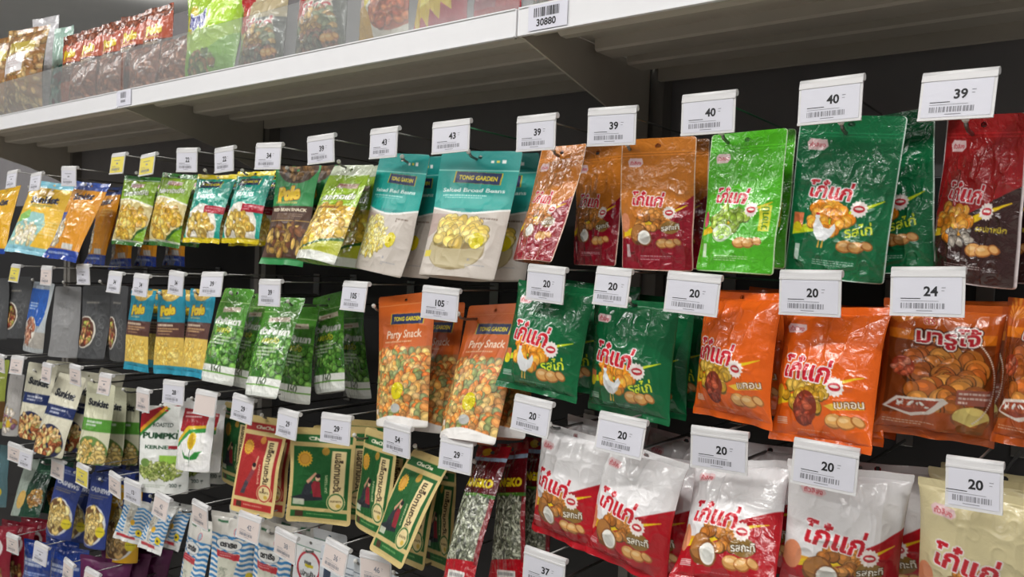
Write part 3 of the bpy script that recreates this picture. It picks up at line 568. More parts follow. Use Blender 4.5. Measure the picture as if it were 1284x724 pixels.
# ---------------------------------------------------------------- bags
# design: (W mm, H mm, shape, thickness mm, finish, front base colour, back colour, painter, kind name, category, group)
DS = {
 'sk_yel': (170,225,'pillow',34,'film','#e2ac2a','#d9a024',P_sk_yel), 'sk_ltb': (180,225,'pillow',36,'film','#7cbcd0','#e0ad30',P_sk_ltb),
 'sk_blu': (165,228,'pillow',34,'film','#d99228','#c98a22',P_sk_blu), 'mac_grn': (135,180,'pillow',34,'foil','#8db52c','#5f8a24',P_mac_grn),
 'tg_pack': (130,163,'pillow',34,'foil','#1f9c8a','#8a8f90',P_tg_pack), 'pole_grn': (130,208,'pillow',22,'matte','#2e8a4a','#2e8a4a',P_pole_grn),
 'nut_grn': (140,203,'pouch',36,'foil','#96ba2e','#7aa02a',P_nut_grn), 'tg_red': (158,222,'pouch',40,'matte','#17908a','#c9c4bc',P_tg_red),
 'tg_broad': (160,222,'pouch',42,'matte','#178c86','#c9c4bc',P_tg_broad), 'kk_or': (112,188,'pouch',30,'foil','#c4762a','#7a3018',P_kk_or),
 'kk_lg': (117,188,'pouch',30,'foil','#52b526','#2f8a1c',P_kk_lg), 'kk_gr': (124,202,'pouch',32,'foil','#17693f','#125231',P_kk_gr),
 'kk_br': (120,192,'pouch',32,'foil','#9c1d20','#4a1c1c',P_kk_br), 'dk_gry': (118,198,'pouch',30,'matte','#4a4b4d','#5a5b5d',P_dk_gry),
 'dk_blu': (130,205,'pouch',30,'film','#9aa2aa','#8a9098',P_dk_blu), 'dk_bck': (120,200,'pouch',28,'matte','#8a8a8b','#7a7a7b',P_dk_bck),
 'pole_tl': (112,205,'pillow',24,'matte','#2a93ae','#2a8098',P_pole_tl), 'peas': (122,210,'pouch',30,'foil','#4f9230','#c4c8c4',P_peas),
 'party': (146,236,'pouch',44,'matte','#cf6220','#b8541c',P_party), 'kkp_gr': (150,172,'pillow',58,'film','#14633a','#0f4f2e',P_kkp_gr),
 'kkp_or': (142,174,'pillow',58,'film','#e0611a','#c04f14',P_kkp_or), 'kkp_wh': (146,174,'pillow',58,'film','#e9e7e8','#a01420',P_kkp_wh),
 'kkp_cr': (140,172,'pillow',44,'film','#dcd0a4','#c9bc90',P_kkp_cr), 'maru': (128,164,'pillow',58,'film','#b5551a','#9c4614',P_maru),
 'sk_olive': (120,215,'pouch',28,'film','#8a9440','#6f7a34',P_sk_olive), 'clearb': (85,190,'pouch',28,'film','#a8a5a2','#9a9896',P_clearb),
 'sk_navy': (130,222,'pouch',34,'film','#d9d5c0','#8f8c68',P_sk_navy), 'sk_grn': (115,212,'pouch',34,'film','#d9d8bc','#9a9870',P_sk_grn),
 'pumpkin': (132,208,'pouch',30,'film','#eceeea','#c9cbc8',P_pumpkin), 'sunfl': (128,154,'pouch',34,'film','#eae9e8','#c9c9ca',P_sunfl),
 'kraft_g': (132,188,'flat',18,'kraft','#cfb87c','#c9b078',P_kraft_g), 'kraft_r': (118,202,'flat',18,'kraft','#dcc485','#c9b078',P_kraft_r),
 'seeds': (82,240,'pillow',24,'foil','#a8121e','#7a1018',P_seeds), 'tealdk': (140,195,'pouch',30,'film','#2c4c54','#2c4c54',P_tealdk),
 'dkgreen': (130,170,'pouch',30,'film','#1f4030','#1f4030',P_dkgreen), 'cash_n': (112,192,'pouch',34,'matte','#28397a','#202e62',P_cash),
 'cash_y': (112,200,'pouch',34,'matte','#cf9c1c','#a87c18',P_cash_y), 'squid': (92,112,'pillow',20,'film','#e4e4e2','#c9ccd0',P_squid),
 'squidb': (112,205,'pillow',26,'film','#eceae6','#b9bcc0',P_squidb), 'whitr': (95,185,'pouch',24,'film','#e6e8ea','#c9ccd0',P_whitr),
 'whitb': (95,180,'pouch',24,'film','#d9e0e8','#b9c0c8',P_whitb), 'redb': (150,200,'pillow',36,'film','#84202f','#5c1420',P_redb),
 'blueb': (140,185,'pillow',36,'foil','#1e3a86','#182c66',P_blueb), 'purpb': (140,185,'pillow',40,'matte','#5c1a4c','#4a143c',P_purpb),
 'ts_shell': (205,265,'pillow',60,'film','#94693c','#94693c',P_ts_shell), 'ts_white': (140,350,'pillow',60,'film','#c9c8cc','#c9c8cc',P_ts_white),
 'ts_teal': (105,300,'pillow',40,'film','#a8c9bc','#8fb4a8',P_ts_teal), 'ts_pole': (118,240,'pillow',36,'film','#b8563a','#8a4430',P_ts_pole),
 'ts_polel': (148,118,'pillow',40,'film','#7d4636','#6a3a2c',P_ts_polel), 'ts_lime': (200,215,'pillow',60,'film','#a4c83c','#8fb434',P_ts_lime),
 'ts_kk': (150,160,'pillow',50,'film','#5c5f5a','#4a4c48',P_ts_kk), 'ts_bowl': (136,160,'pillow',50,'film','#c9a8a0','#b0908a',P_ts_bowl),
 'ts_flame': (124,160,'pillow',46,'film','#b8324a','#94283c',P_ts_flame), 'ts_pink': (98,160,'pillow',46,'film','#c23a48','#942c38',P_ts_pink)}

def vnoise(u, v, seed, n):
    rg = np.random.default_rng(seed); g = rg.uniform(-1, 1, (n+4, n+4))
    x, y = np.clip(u, 0, .9999)*n, np.clip(v, 0, .9999)*n; i, j = x.astype(int), y.astype(int); a, b = x-i, y-j
    a, b = a*a*(3-2*a), b*b*(3-2*b)
    return (g[j, i]*(1-a)+g[j, i+1]*a)*(1-b) + (g[j+1, i]*(1-a)+g[j+1, i+1]*a)*b
def creases(u, v, seed, n):
    return (1-np.abs(vnoise(u, v, seed, n)))**3 - .45

_CANVAS = {}
def raw_mesh(name, co, faces, ink=None, smooth=True):
    me = bpy.data.meshes.new(name); n, m = len(co), len(faces)
    me.vertices.add(n); me.vertices.foreach_set('co', np.asarray(co, np.float32).ravel())
    me.loops.add(m*4); me.loops.foreach_set('vertex_index', np.asarray(faces, np.int32).ravel())
    me.polygons.add(m); me.polygons.foreach_set('loop_start', np.arange(0, m*4, 4, dtype=np.int32))
    me.polygons.foreach_set('use_smooth', np.full(m, smooth))
    if ink is not None:
        at = me.attributes.new('ink', 'FLOAT_COLOR', 'POINT')
        at.data.foreach_set('color', np.concatenate([ink, np.ones((n, 1))], 1).astype(np.float32).ravel())
    me.update(calc_edges=True); me.validate()
    return me

def bag_shape(design, seed, cell):
    W, H, shape, T, fin, bg, bk, painter = DS[design]
    rg = np.random.default_rng(seed)
    nu, nv = int(W/cell)+1, int(H/cell)+1
    key = (design, round(cell, 2))
    if key not in _CANVAS:
        c = CV(W, H, 2.0/cell, bg); painter(c); _CANVAS[key] = lin(c.down(nu, nv))
    ink = _CANVAS[key]
    u = np.linspace(-1, 1, nu)[None, :].repeat(nv, 0); v = np.linspace(0, 1, nv)[:, None].repeat(nu, 1)
    U = (u+1)/2
    s = (.055 if shape == 'pillow' else .05) if design != 'squid' else .08
    if shape == 'pillow':
        a = np.clip((v-s)/(1-2*s), 0, 1); g = np.sin(np.pi*a)**.55; ex = .75
    elif shape == 'pouch':
        vh = .13; a = np.clip((v-vh)/(.78-vh), 0, 1); g = np.sin(np.pi/2*a)**1.3*(1-.12*np.clip((v-.8)/.2, 0, 1)); ex = .8
    else:
        a = np.clip((v-.09)/(1-.12), 0, 1); g = np.sin(np.pi*a)**.7; ex = .9
    dep = T/2*g*np.clip(1-np.abs(u)**2.3, 0, 1)**ex
    # rounded outline
    r = {'pillow': 1.0, 'pouch': 5.0, 'flat': 8.0}[shape]
    d = np.minimum(v, 1-v)*H; cut = np.where(d < r, r-np.sqrt(np.maximum(r*r-(r-np.minimum(d, r))**2, 0)), 0)
    x = u*(W/2-cut)*(1-(.075 if shape == 'pillow' else .03)*g)
    z = (1-v)*H
    # film: mid-surface bend, edge waves, creases
    mid = rg.uniform(-5, 5)*np.sin(np.pi*v) + rg.uniform(-5, 5)*u*(v-.3) + rg.uniform(-3.5, 3.5)*np.sin(2.2*v+1.2*u+rg.uniform(0, 6))
    mid = mid + 2.2*vnoise(U, v, seed+1, 4)*(np.abs(u)**1.5) + rg.uniform(-6, 6)*np.abs(u)**3*np.clip((v-.6)/.4, 0, 1)
    if shape == 'pillow':
        mid = mid + (3.2*np.sin(u*5+rg.uniform(0, 6))+1.8*np.sin(u*11+rg.uniform(0, 6)))*(np.exp(-(1-v)*H/14)+.5*np.exp(-v*H/14))
    k = {'foil': 1.0, 'film': .8, 'matte': .6, 'kraft': .45}[fin]*min(1.0, W/120)
    n1, n2, n3 = creases(U, v, seed+2, 3), creases(U, v, seed+3, 6), creases(U*1.0, v, seed+4, 11)
    inn = (1-np.abs(u)**6)*np.clip(v/.06, 0, 1)*np.clip((1-v)/.06, 0, 1)
    wr = k*(3.6*n1+2.6*n2+1.5*n3)*inn
    if shape == 'pillow':
        for v0 in (s, 1-s):
            dd = np.clip((v-v0)*(1 if v0 < .5 else -1), 0, 1)*H; fan = np.exp(-dd/20)*np.clip(dd/3, 0, 1)
            wr = wr + 1.5*k*fan*(np.sin(u*(8+rg.uniform(0, 4))+rg.uniform(0, 6))+.7*np.sin(u*19+rg.uniform(0, 6)))
        z = z - 3.0*np.sin(np.pi*np.clip(1-np.abs(u), 0, 1)/2)*np.where(v < .5, 1-v*2, -(v*2-1))*0.6
    yf = -dep - .3 + mid - wr*np.clip(dep/4, 0, 1)
    kb = .85
    yb = dep*kb + .3 + mid - wr*.4*np.clip(dep/4, 0, 1)
    F = np.stack([x, yf, z], -1)/1000; Bk = np.stack([x, yb, z], -1)/1000
    return F, Bk, ink, lin(srgb(bk)), s if shape != 'pouch' else .13, (nu, nv)

def quads(rows, cols, off=0, flip=False):
    i = np.arange(rows*cols).reshape(rows, cols)+off
    q = np.stack([i[:-1, :-1], i[1:, :-1], i[1:, 1:], i[:-1, 1:]], -1).reshape(-1, 4)
    return q[:, ::-1] if flip else q

def make_bag(name, design, seed, cell, label, cat, group, sticker=None):
    W, H, shape, T, fin = DS[design][:5]
    F, Bk, ink, bcol, s, (nu, nv) = bag_shape(design, seed, cell)
    root = empty(name, (0, 0, 0), label, cat, group)
    cuts = [0, int(s*nv)] + ([int((1-s)*nv)] if shape != 'pouch' else []) + [nv-1]
    names = {'pillow': ('top_seal', 'bag_body', 'bottom_seal'), 'flat': ('top_seal', 'pouch_body', 'bottom_seal'), 'pouch': ('header', 'pouch_body')}[shape]
    ci = np.unique(np.linspace(0, nu-1, max(6, nu//4)).round().astype(int))
    hole = (int(.012/(H/1000)*nv)+1, nu//2)
    for nm, r0, r1 in zip(names, cuts, cuts[1:]):
        fr = F[r0:r1+1]; R = r1+1-r0
        ri = np.unique(np.linspace(r0, r1, max(2, R//4)).round().astype(int))
        bk = Bk[ri][:, ci]
        co = np.concatenate([fr.reshape(-1, 3), bk.reshape(-1, 3)])
        fq = quads(R, nu)
        bq = quads(len(ri), len(ci), R*nu, True)
        if nm in ('top_seal', 'header') and sticker != 'standing':
            # punched hang hole
            cen = np.array([0, (1-.05)*H/1000 if shape != 'pouch' else (H-11)/1000])
            def keep(q):
                m = co[q].mean(1); return ((m[:, 0]/.0045)**2+((m[:, 2]-cen[1])/.0032)**2) > 1
            fq = fq[keep(fq)]; bq = bq[keep(bq)]
        cl = np.concatenate([ink[r0:r1+1].reshape(-1, 3), np.tile(bcol, (len(bk.reshape(-1, 3)), 1))])
        o = link_mesh(nm, raw_mesh(nm, co, np.concatenate([fq, bq]), cl), root, [M[fin]])
    if shape == 'pouch':      # folded gusset closing the bottom
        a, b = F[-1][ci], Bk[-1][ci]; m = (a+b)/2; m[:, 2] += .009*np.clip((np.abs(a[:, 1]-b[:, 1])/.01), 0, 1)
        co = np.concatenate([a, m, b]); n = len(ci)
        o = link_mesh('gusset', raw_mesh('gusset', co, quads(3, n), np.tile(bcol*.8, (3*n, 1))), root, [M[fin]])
    if isinstance(sticker, tuple):   # round foil sticker
        su, sv, rr, colr = sticker; pts, cols = [], []
        for q in np.linspace(0, 1, 7):
            for t in np.linspace(0, 2*math.pi, 33):
                uu = su+q*rr*math.cos(t)/W; vv = sv+q*rr*math.sin(t)/H
                i, j = np.clip(int(round(vv*(nv-1))), 0, nv-1), np.clip(int(round(uu*(nu-1))), 0, nu-1)
                p = F[i, j].copy(); p[1] -= .0007; pts.append(p); cols.append(lin(srgb(colr)))
        o = link_mesh('sticker', raw_mesh('sticker', np.array(pts), quads(7, 33), np.array(cols)), root, [M['foil']])
        o['label'] = 'round yellow foil sticker'
    return root

def copy_thing(root, label, group=None):
    r = root.copy(); COL.objects.link(r)
    for k in ('label', 'category', 'group'):
        if k in root: r[k] = root[k]
    r['label'] = label
    if group: r['group'] = group
    for ch in [c for c in bpy.data.objects if c.parent == root]:
        c = ch.copy(); COL.objects.link(c); c.parent = r
    return r
def place(o, x, y, z, yaw, pit, rol):
    o.rotation_mode = 'YXZ'; o.location = (x, y, z)
    o.rotation_euler = (math.radians(pit), math.radians(rol), math.radians(yaw))

# ---------------------------------------------------------------- goods: key, design, base x y z (m), yaw, pitch, roll (deg), label
NAMES = {
 'sk_yel': ('seed_bag', 'bag of seeds', None),
 'sk_ltb': ('seed_bag', 'bag of seeds', None),
 'sk_blu': ('seed_bag', 'bag of seeds', 'blue and orange seed bags'),
 'mac_grn': ('nut_packet', 'packet of nuts', 'small green nut packets'),
 'tg_pack': ('nut_packet', 'packet of nuts', 'small teal and yellow nut packets'),
 'pole_grn': ('bean_packet', 'packet of beans', 'green and brown bean packets'),
 'nut_grn': ('nut_pouch', 'pouch of nuts', 'lime green nut pouches'),
 'tg_red': ('bean_pouch', 'pouch of beans', 'teal red-bean pouches'),
 'tg_broad': ('bean_pouch', 'pouch of beans', 'teal broad-bean pouches'),
 'kk_or': ('peanut_pouch', 'pouch of peanuts', 'orange and red peanut pouches'),
 'kk_lg': ('peanut_pouch', 'pouch of peanuts', 'light green peanut pouches'),
 'kk_gr': ('peanut_pouch', 'pouch of peanuts', 'dark green peanut pouches'),
 'kk_br': ('peanut_pouch', 'pouch of peanuts', 'red and brown peanut pouches'),
 'dk_gry': ('nut_pouch', 'pouch of nuts', 'dark grey nut pouches'),
 'dk_blu': ('nut_pouch', 'pouch of nuts', None),
 'dk_bck': ('nut_pouch', 'pouch of nuts', None),
 'pole_tl': ('snack_packet', 'snack packet', 'teal and yellow snack packets'),
 'peas': ('pea_pouch', 'pouch of peas', 'green pea pouches'),
 'party': ('snack_pouch', 'pouch of snack mix', 'large orange snack mix pouches'),
 'kkp_gr': ('snack_bag', 'snack bag', 'green peanut snack bags'),
 'kkp_or': ('snack_bag', 'snack bag', 'orange peanut snack bags'),
 'kkp_wh': ('snack_bag', 'snack bag', 'white and red peanut snack bags'),
 'kkp_cr': ('snack_bag', 'snack bag', None),
 'maru': ('snack_bag', 'snack bag', 'brown-orange nut snack bags'),
 'sk_olive': ('nut_pouch', 'pouch of nuts', None),
 'clearb': ('nut_pouch', 'pouch of nuts', None),
 'sk_navy': ('nut_pouch', 'pouch of nuts', 'cream pouches with a navy band'),
 'sk_grn': ('cashew_pouch', 'pouch of cashews', 'cream pouches with a green band'),
 'pumpkin': ('seed_pouch', 'pouch of seeds', None),
 'sunfl': ('seed_pouch', 'pouch of seeds', 'white sunflower seed pouches'),
 'kraft_g': ('seed_pouch', 'pouch of seeds', 'green and kraft sunflower seed pouches'),
 'kraft_r': ('seed_pouch', 'pouch of seeds', 'red and kraft sunflower seed pouches'),
 'seeds': ('seed_packet', 'packet of seeds', 'maroon sunflower seed packets'),
 'tealdk': ('nut_pouch', 'pouch of nuts', None),
 'dkgreen': ('nut_pouch', 'pouch of nuts', None),
 'cash_n': ('cashew_pouch', 'pouch of cashews', 'navy cashew pouches'),
 'cash_y': ('cashew_pouch', 'pouch of cashews', None),
 'squid': ('snack_packet', 'snack packet', 'small blue striped packets'),
 'squidb': ('snack_packet', 'snack packet', 'large blue striped packets'),
 'whitr': ('snack_pouch', 'snack pouch', None),
 'whitb': ('snack_pouch', 'snack pouch', 'white and navy snack pouches'),
 'redb': ('snack_bag', 'snack bag', None),
 'blueb': ('snack_bag', 'snack bag', 'blue nut bags'),
 'purpb': ('snack_bag', 'snack bag', None),
 'ts_shell': ('peanut_bag', 'bag of peanuts', 'bags of peanuts in the shell'),
 'ts_white': ('plastic_bag', 'plastic bag', None),
 'ts_teal': ('plastic_bag', 'plastic bag', None),
 'ts_pole': ('snack_packet', 'snack packet', 'upright orange snack packets'),
 'ts_polel': ('snack_packet', 'snack packet', 'low brown snack packets'),
 'ts_lime': ('snack_bag', 'snack bag', None),
 'ts_kk': ('snack_bag', 'snack bag', 'grey bags on the top shelf'),
 'ts_bowl': ('snack_bag', 'snack bag', None),
 'ts_flame': ('snack_bag', 'snack bag', None),
 'ts_pink': ('snack_bag', 'snack bag', None),
}
GOODS = [
 ('B1', 'sk_yel', -2.866, -0.386, 1.462, 2, -16, -5, 'yellow seed bag cut off by the left edge, top peg row'),
 ('B2', 'sk_ltb', -2.509, -0.413, 1.47, 21, -19, 5, 'yellow seed bag with light blue top, turned to face the aisle'),
 ('B3', 'sk_blu', -2.275, -0.426, 1.461, 7, -21, 4, 'orange seed bag with blue top and blue base, frontmost of its hook'),
 ('B3b', 'sk_blu', -2.359, -0.296, 1.448, -6, -11, -0, 'orange and blue seed bag directly behind the frontmost blue-topped one'),
 ('B3c', 'sk_blu', -2.327, -0.239, 1.438, -5, -5, -3, 'orange and blue seed bag, third one back on its hook'),
 ('B4', 'mac_grn', -2.02, -0.372, 1.505, 8, -11, 3, 'small green packet of yellow nuts, left one of the pair under yellow tags'),
 ('B5', 'mac_grn', -1.85, -0.37, 1.506, 5, -11, 4, 'small green packet of yellow nuts, right one of the pair, next to teal packets'),
 ('B6', 'tg_pack', -1.674, -0.377, 1.516, 7, -14, 1, 'small teal nut packet with yellow top, left one of the pair'),
 ('B7', 'tg_pack', -1.531, -0.37, 1.517, 4, -13, 1, 'small teal nut packet with yellow top, right one beside the green bean packet'),
 ('B8', 'pole_grn', -1.384, -0.372, 1.476, 4, -10, 1, 'green and brown bean packet with yellow lettering, in front'),
 ('B8b', 'pole_grn', -1.377, -0.335, 1.48, 3, -10, -0, 'green and brown bean packet half hidden behind the front one'),
 ('B9', 'nut_grn', -1.238, -0.406, 1.487, -6, -22, 3, 'lime green pouch of yellow nuts with pale top, hanging in front'),
 ('B9b', 'nut_grn', -1.261, -0.314, 1.478, -11, -9, 1, 'lime green nut pouch in shade behind the front lime pouch'),
 ('B10', 'tg_red', -1.111, -0.363, 1.472, -10, -10, 5, 'teal pouch of red beans, tilted, with a round yellow sticker'),
 ('B10b', 'tg_red', -1.095, -0.31, 1.466, -11, -5, 1, 'teal pouch of red beans behind the tilted front one'),
 ('B11', 'tg_broad', -0.904, -0.377, 1.47, 8, -13, 2, 'teal broad bean pouch with a printed bowl of beans and yellow sticker'),
 ('B11b', 'tg_broad', -0.902, -0.3, 1.467, 10, -7, -1, 'teal broad bean pouch partly hidden behind the front broad bean pouch'),
 ('B12', 'kk_or', -0.749, -0.375, 1.502, -18, -15, 1, 'orange and red peanut pouch twisted away to the left, beside the teal pouches'),
 ('B12b', 'kk_or', -0.697, -0.28, 1.5, -18, 1, 0, 'orange and red peanut pouch in the middle, behind the twisted one'),
 ('B13', 'kk_or', -0.565, -0.319, 1.497, 5, 5, 0, 'orange and red peanut pouch hanging flat to the front beside the light green one'),
 ('B13b', 'kk_or', -0.565, -0.273, 1.5, 3, 3, -1, 'orange and red peanut pouch peeking out behind the flat-hanging one'),
 ('B14', 'kk_lg', -0.438, -0.346, 1.497, -11, -4, 1, 'light green peanut pouch with printed wasabi-coated peanuts, in front'),
 ('B14b', 'kk_lg', -0.441, -0.304, 1.504, -5, -6, -1, 'light green peanut pouch with only its corners showing behind the front one'),
 ('B15', 'kk_gr', -0.32, -0.318, 1.495, 3, 4, 5, 'dark green foil peanut pouch with white hen, in front, top peg row'),
 ('B15b', 'kk_gr', -0.27, -0.258, 1.504, -12, 3, -3, 'dark green foil peanut pouch turned behind the front dark green pouch'),
 ('B16', 'kk_br', -0.172, -0.293, 1.497, -36, 4, 7, 'red and dark brown peanut pouch at the right end of the top peg row'),
 ('B16b', 'kk_br', -0.146, -0.22, 1.502, -36, 11, 5, 'red and brown peanut pouch cut by the right edge, behind the front one'),
 ('D1', 'dk_gry', -2.93, -0.342, 1.188, 10, -3, -3, 'grey nut pouch at the left edge of the second peg row'),
 ('D1b', 'dk_gry', -2.852, -0.312, 1.197, 13, -4, -2, 'dark grey nut pouch with round nut picture, second from the left edge'),
 ('D2', 'dk_blu', -2.56, -0.375, 1.186, 3, -8, 1, 'silver and blue nut pouch among the dark grey pouches'),
 ('D3', 'dk_bck', -2.4, -0.356, 1.185, 11, -5, -2, 'plain grey pouch hung back to front between the blue and dark grey pouches'),
 ('D4', 'dk_gry', -2.244, -0.349, 1.197, 9, -5, -3, 'dark grey nut pouch with oval nut picture right of the plain grey pouch'),
 ('D5', 'dk_gry', -2.131, -0.33, 1.202, -5, -0, -1, 'dark grey nut pouch just left of the teal and yellow packets'),
 ('P1', 'pole_tl', -2, -0.356, 1.192, 1, -7, -1, 'teal and yellow snack packet, left one of three'),
 ('P2', 'pole_tl', -1.847, -0.355, 1.2, 6, -5, -3, 'teal and yellow snack packet, middle one of three'),
 ('P3', 'pole_tl', -1.719, -0.368, 1.21, -1, -9, -2, 'teal and yellow snack packet, right one of three, beside the green peas'),
 ('G1', 'peas', -1.573, -0.395, 1.217, -2, -15, -1, 'green pea pouch in front on the left pea hook'),
 ('G1b', 'peas', -1.565, -0.342, 1.205, -12, -14, -2, 'green pea pouch just behind the one on the left pea hook'),
 ('G2', 'peas', -1.404, -0.403, 1.211, -4, -19, -4, 'green pea pouch in front on the right pea hook, tilted'),
 ('G2b', 'peas', -1.434, -0.299, 1.185, -2, -5, -1, 'green pea pouch, second one back on the right pea hook'),
 ('G2c', 'peas', -1.346, -0.274, 1.213, -9, -6, -12, 'green pea pouch, third one back on the right pea hook'),
 ('G2d', 'peas', -1.389, -0.156, 1.185, -13, 5, -5, 'green pea pouch, rearmost and darkest on the right pea hook'),
 ('PS1', 'party', -1.027, -0.373, 1.204, -4, -8, -8, 'large orange snack mix pouch, left one, with a yellow sticker'),
 ('PS1b', 'party', -1.026, -0.316, 1.188, -8, -11, -6, 'large orange snack mix pouch in shadow between the two front ones'),
 ('PS2', 'party', -0.865, -0.38, 1.206, -10, -19, -6, 'large orange snack mix pouch, right one, partly behind the green bag'),
 ('PS2b', 'party', -0.856, -0.318, 1.204, -8, -17, -9, 'large orange snack mix pouch behind the right-hand front one'),
 ('KG1', 'kkp_gr', -0.73, -0.38, 1.301, 0, -11, 3, 'green peanut snack bag, left one, next to the orange snack mix'),
 ('KG2', 'kkp_gr', -0.593, -0.341, 1.282, -6, -2, 1, 'green peanut snack bag, right front one with white hen'),
 ('KG2b', 'kkp_gr', -0.59, -0.279, 1.278, -16, -6, -3, 'green peanut snack bag hidden behind the right front one, by the orange bags'),
 ('KO1', 'kkp_or', -0.432, -0.344, 1.3, -23, -5, -1, 'orange peanut snack bag, left one, beside the green bags'),
 ('KO2', 'kkp_or', -0.31, -0.373, 1.292, -15, -12, -3, 'orange peanut snack bag, large front one beneath the second tag reading 20 from the right'),
 ('M1', 'maru', -0.199, -0.312, 1.31, 14, 5, 2, 'brown-orange snack bag of nuts with red and white lettering, under the 24 tag'),
 ('M2', 'maru', -0.084, -0.348, 1.319, -32, -5, 0, 'brown-orange nut snack bag cut off by the right edge'),
 ('S1', 'sk_olive', -2.859, -0.37, 0.914, 15, -6, -5, 'olive green nut pouch at the left edge of the third peg row'),
 ('S2', 'clearb', -2.752, -0.362, 0.906, 6, -9, -4, 'narrow clear nut pouch between the olive and cream pouches'),
 ('S3', 'sk_navy', -2.584, -0.365, 0.925, 14, -8, 1, 'cream nut pouch with a navy band, left one of the pair'),
 ('S4', 'sk_navy', -2.346, -0.42, 0.929, 10, -18, 2, 'cream nut pouch with a navy band, right one, swinging forward'),
 ('S5', 'sk_grn', -2.199, -0.366, 0.923, 12, -8, -1, 'cream cashew pouch with a green band, in front'),
 ('S5b', 'sk_grn', -2.232, -0.303, 0.904, 9, -5, -3, 'cream cashew pouch with a green band, second one back'),
 ('S5c', 'sk_grn', -2.23, -0.256, 0.898, 6, -1, -3, 'cream cashew pouch with a green band, rearmost of three'),
 ('PK', 'pumpkin', -1.851, -0.353, 0.913, 29, -6, -2, 'white pumpkin kernel pouch with green lettering and seed picture'),
 ('SF', 'sunfl', -1.674, -0.381, 1.005, 4, -8, -6, 'white seed pouch with a yellow sunflower drawing, in front'),
 ('SFb', 'sunfl', -1.717, -0.326, 0.986, 3, -7, -7, 'white sunflower seed pouch behind the front sunflower pouch'),
 ('K0', 'kraft_g', -1.644, -0.3, 0.961, -6, -4, -2, 'green and kraft sunflower seed pouch between the white and red pouches'),
 ('K1', 'kraft_r', -1.452, -0.378, 0.955, 12, -12, -0, 'red and kraft sunflower seed pouch in front'),
 ('K1b', 'kraft_r', -1.466, -0.331, 0.94, 2, -12, -6, 'red and kraft sunflower seed pouch behind the front red one'),
 ('K2', 'kraft_g', -1.278, -0.343, 0.969, 36, -2, 1, 'green and kraft sunflower seed pouch hanging square to the front'),
 ('K3', 'kraft_g', -1.125, -0.354, 0.988, -16, -9, -3, 'green and kraft seed pouch curling just right of the square-hung one'),
 ('K3b', 'kraft_g', -1.132, -0.308, 0.975, -13, -9, -7, 'green and kraft seed pouch behind the curling one'),
 ('K4', 'kraft_g', -0.992, -0.43, 0.993, -19, -27, -3, 'green and kraft seed pouch swung out at a slant under the 54 tag'),
 ('K4b', 'kraft_g', -1.021, -0.349, 0.955, -18, -13, -8, 'green and kraft seed pouch in shade behind the slanted one'),
 ('K5', 'kraft_g', -1.027, -0.265, 0.925, -27, -6, -11, 'green and kraft seed pouch in deep shade left of the maroon packets'),
 ('SS1', 'seeds', -0.831, -0.44, 0.983, -15, -27, -11, 'maroon sunflower seed packet twisted to the left, in front'),
 ('SS2', 'seeds', -0.796, -0.349, 0.968, -12, -13, -14, 'maroon sunflower seed packet with yellow lettering, behind the twisted one'),
 ('KW1', 'kkp_wh', -0.693, -0.347, 1.074, -10, -6, 1, 'white and red peanut snack bag, leftmost of the four front ones'),
 ('KW2', 'kkp_wh', -0.576, -0.363, 1.069, -6, -8, 5, 'white and red peanut snack bag, second of the four front ones from the left'),
 ('KW2b', 'kkp_wh', -0.56, -0.305, 1.049, -9, -11, -3, 'white and red peanut snack bag behind the second front one'),
 ('KW3', 'kkp_wh', -0.414, -0.395, 1.094, -9, -27, -9, 'white and red peanut snack bag, third of the four front ones from the left'),
 ('KW3b', 'kkp_wh', -0.415, -0.274, 1.087, -8, -14, -4, 'white and red peanut snack bag with only its top showing behind the third front one'),
 ('KW4', 'kkp_wh', -0.295, -0.317, 1.091, 24, 3, 2, 'white and red peanut snack bag, rightmost and largest of the four front ones'),
 ('KW4b', 'kkp_wh', -0.261, -0.249, 1.084, 4, -4, -4, 'white and red peanut snack bag behind the rightmost front one'),
 ('KC', 'kkp_cr', -0.14, -0.3, 1.097, -2, 9, 1, 'cream snack bag at the bottom right corner'),
 ('T1', 'tealdk', -2.901, -0.35, 0.654, 12, -5, -3, 'dark teal nut pouch at the left edge of the fourth peg row'),
 ('T2', 'dkgreen', -2.572, -0.387, 0.7, 11, -24, -7, 'dark green nut pouch left of the navy cashew pouches'),
 ('N1', 'cash_n', -2.372, -0.373, 0.684, 12, -11, 3, 'navy cashew pouch with round yellow badge, left one in front'),
 ('N1b', 'cash_n', -2.401, -0.314, 0.653, 7, -9, -2, 'navy cashew pouch behind the left front one'),
 ('N2', 'cash_n', -2.164, -0.368, 0.705, 4, -10, -5, 'narrow-looking navy cashew pouch beside the yellow cashew pouch'),
 ('Y1', 'cash_y', -2.13, -0.315, 0.663, 19, -6, -2, 'yellow cashew pouch right of the navy ones'),
 ('Q1', 'squid', -2.017, -0.354, 0.751, 23, -9, 9, 'small blue striped packet, left one under the pumpkin kernels'),
 ('Q2', 'squid', -1.88, -0.369, 0.766, 9, -18, 3, 'small blue striped packet, middle one with slanted white base'),
 ('Q3', 'squid', -1.857, -0.336, 0.77, 6, -21, -2, 'small blue striped packet in shade behind the middle one'),
 ('R1', 'squidb', -1.741, -0.348, 0.665, -1, -10, -0, 'large blue striped packet seen edge-on, left of the flat one'),
 ('R2', 'squidb', -1.585, -0.334, 0.719, 31, 4, 3, 'large blue striped packet facing front with an oval name plate'),
 ('R3', 'squidb', -1.435, -0.34, 0.728, 12, -2, 2, 'large blue striped packet right of the front-facing one'),
 ('R4', 'whitr', -1.323, -0.335, 0.742, 8, -2, 2, 'white snack pouch with a red ring print at the bottom'),
 ('R5', 'whitb', -1.25, -0.319, 0.743, 15, 4, 7, 'white and navy snack pouch under the 36 tag'),
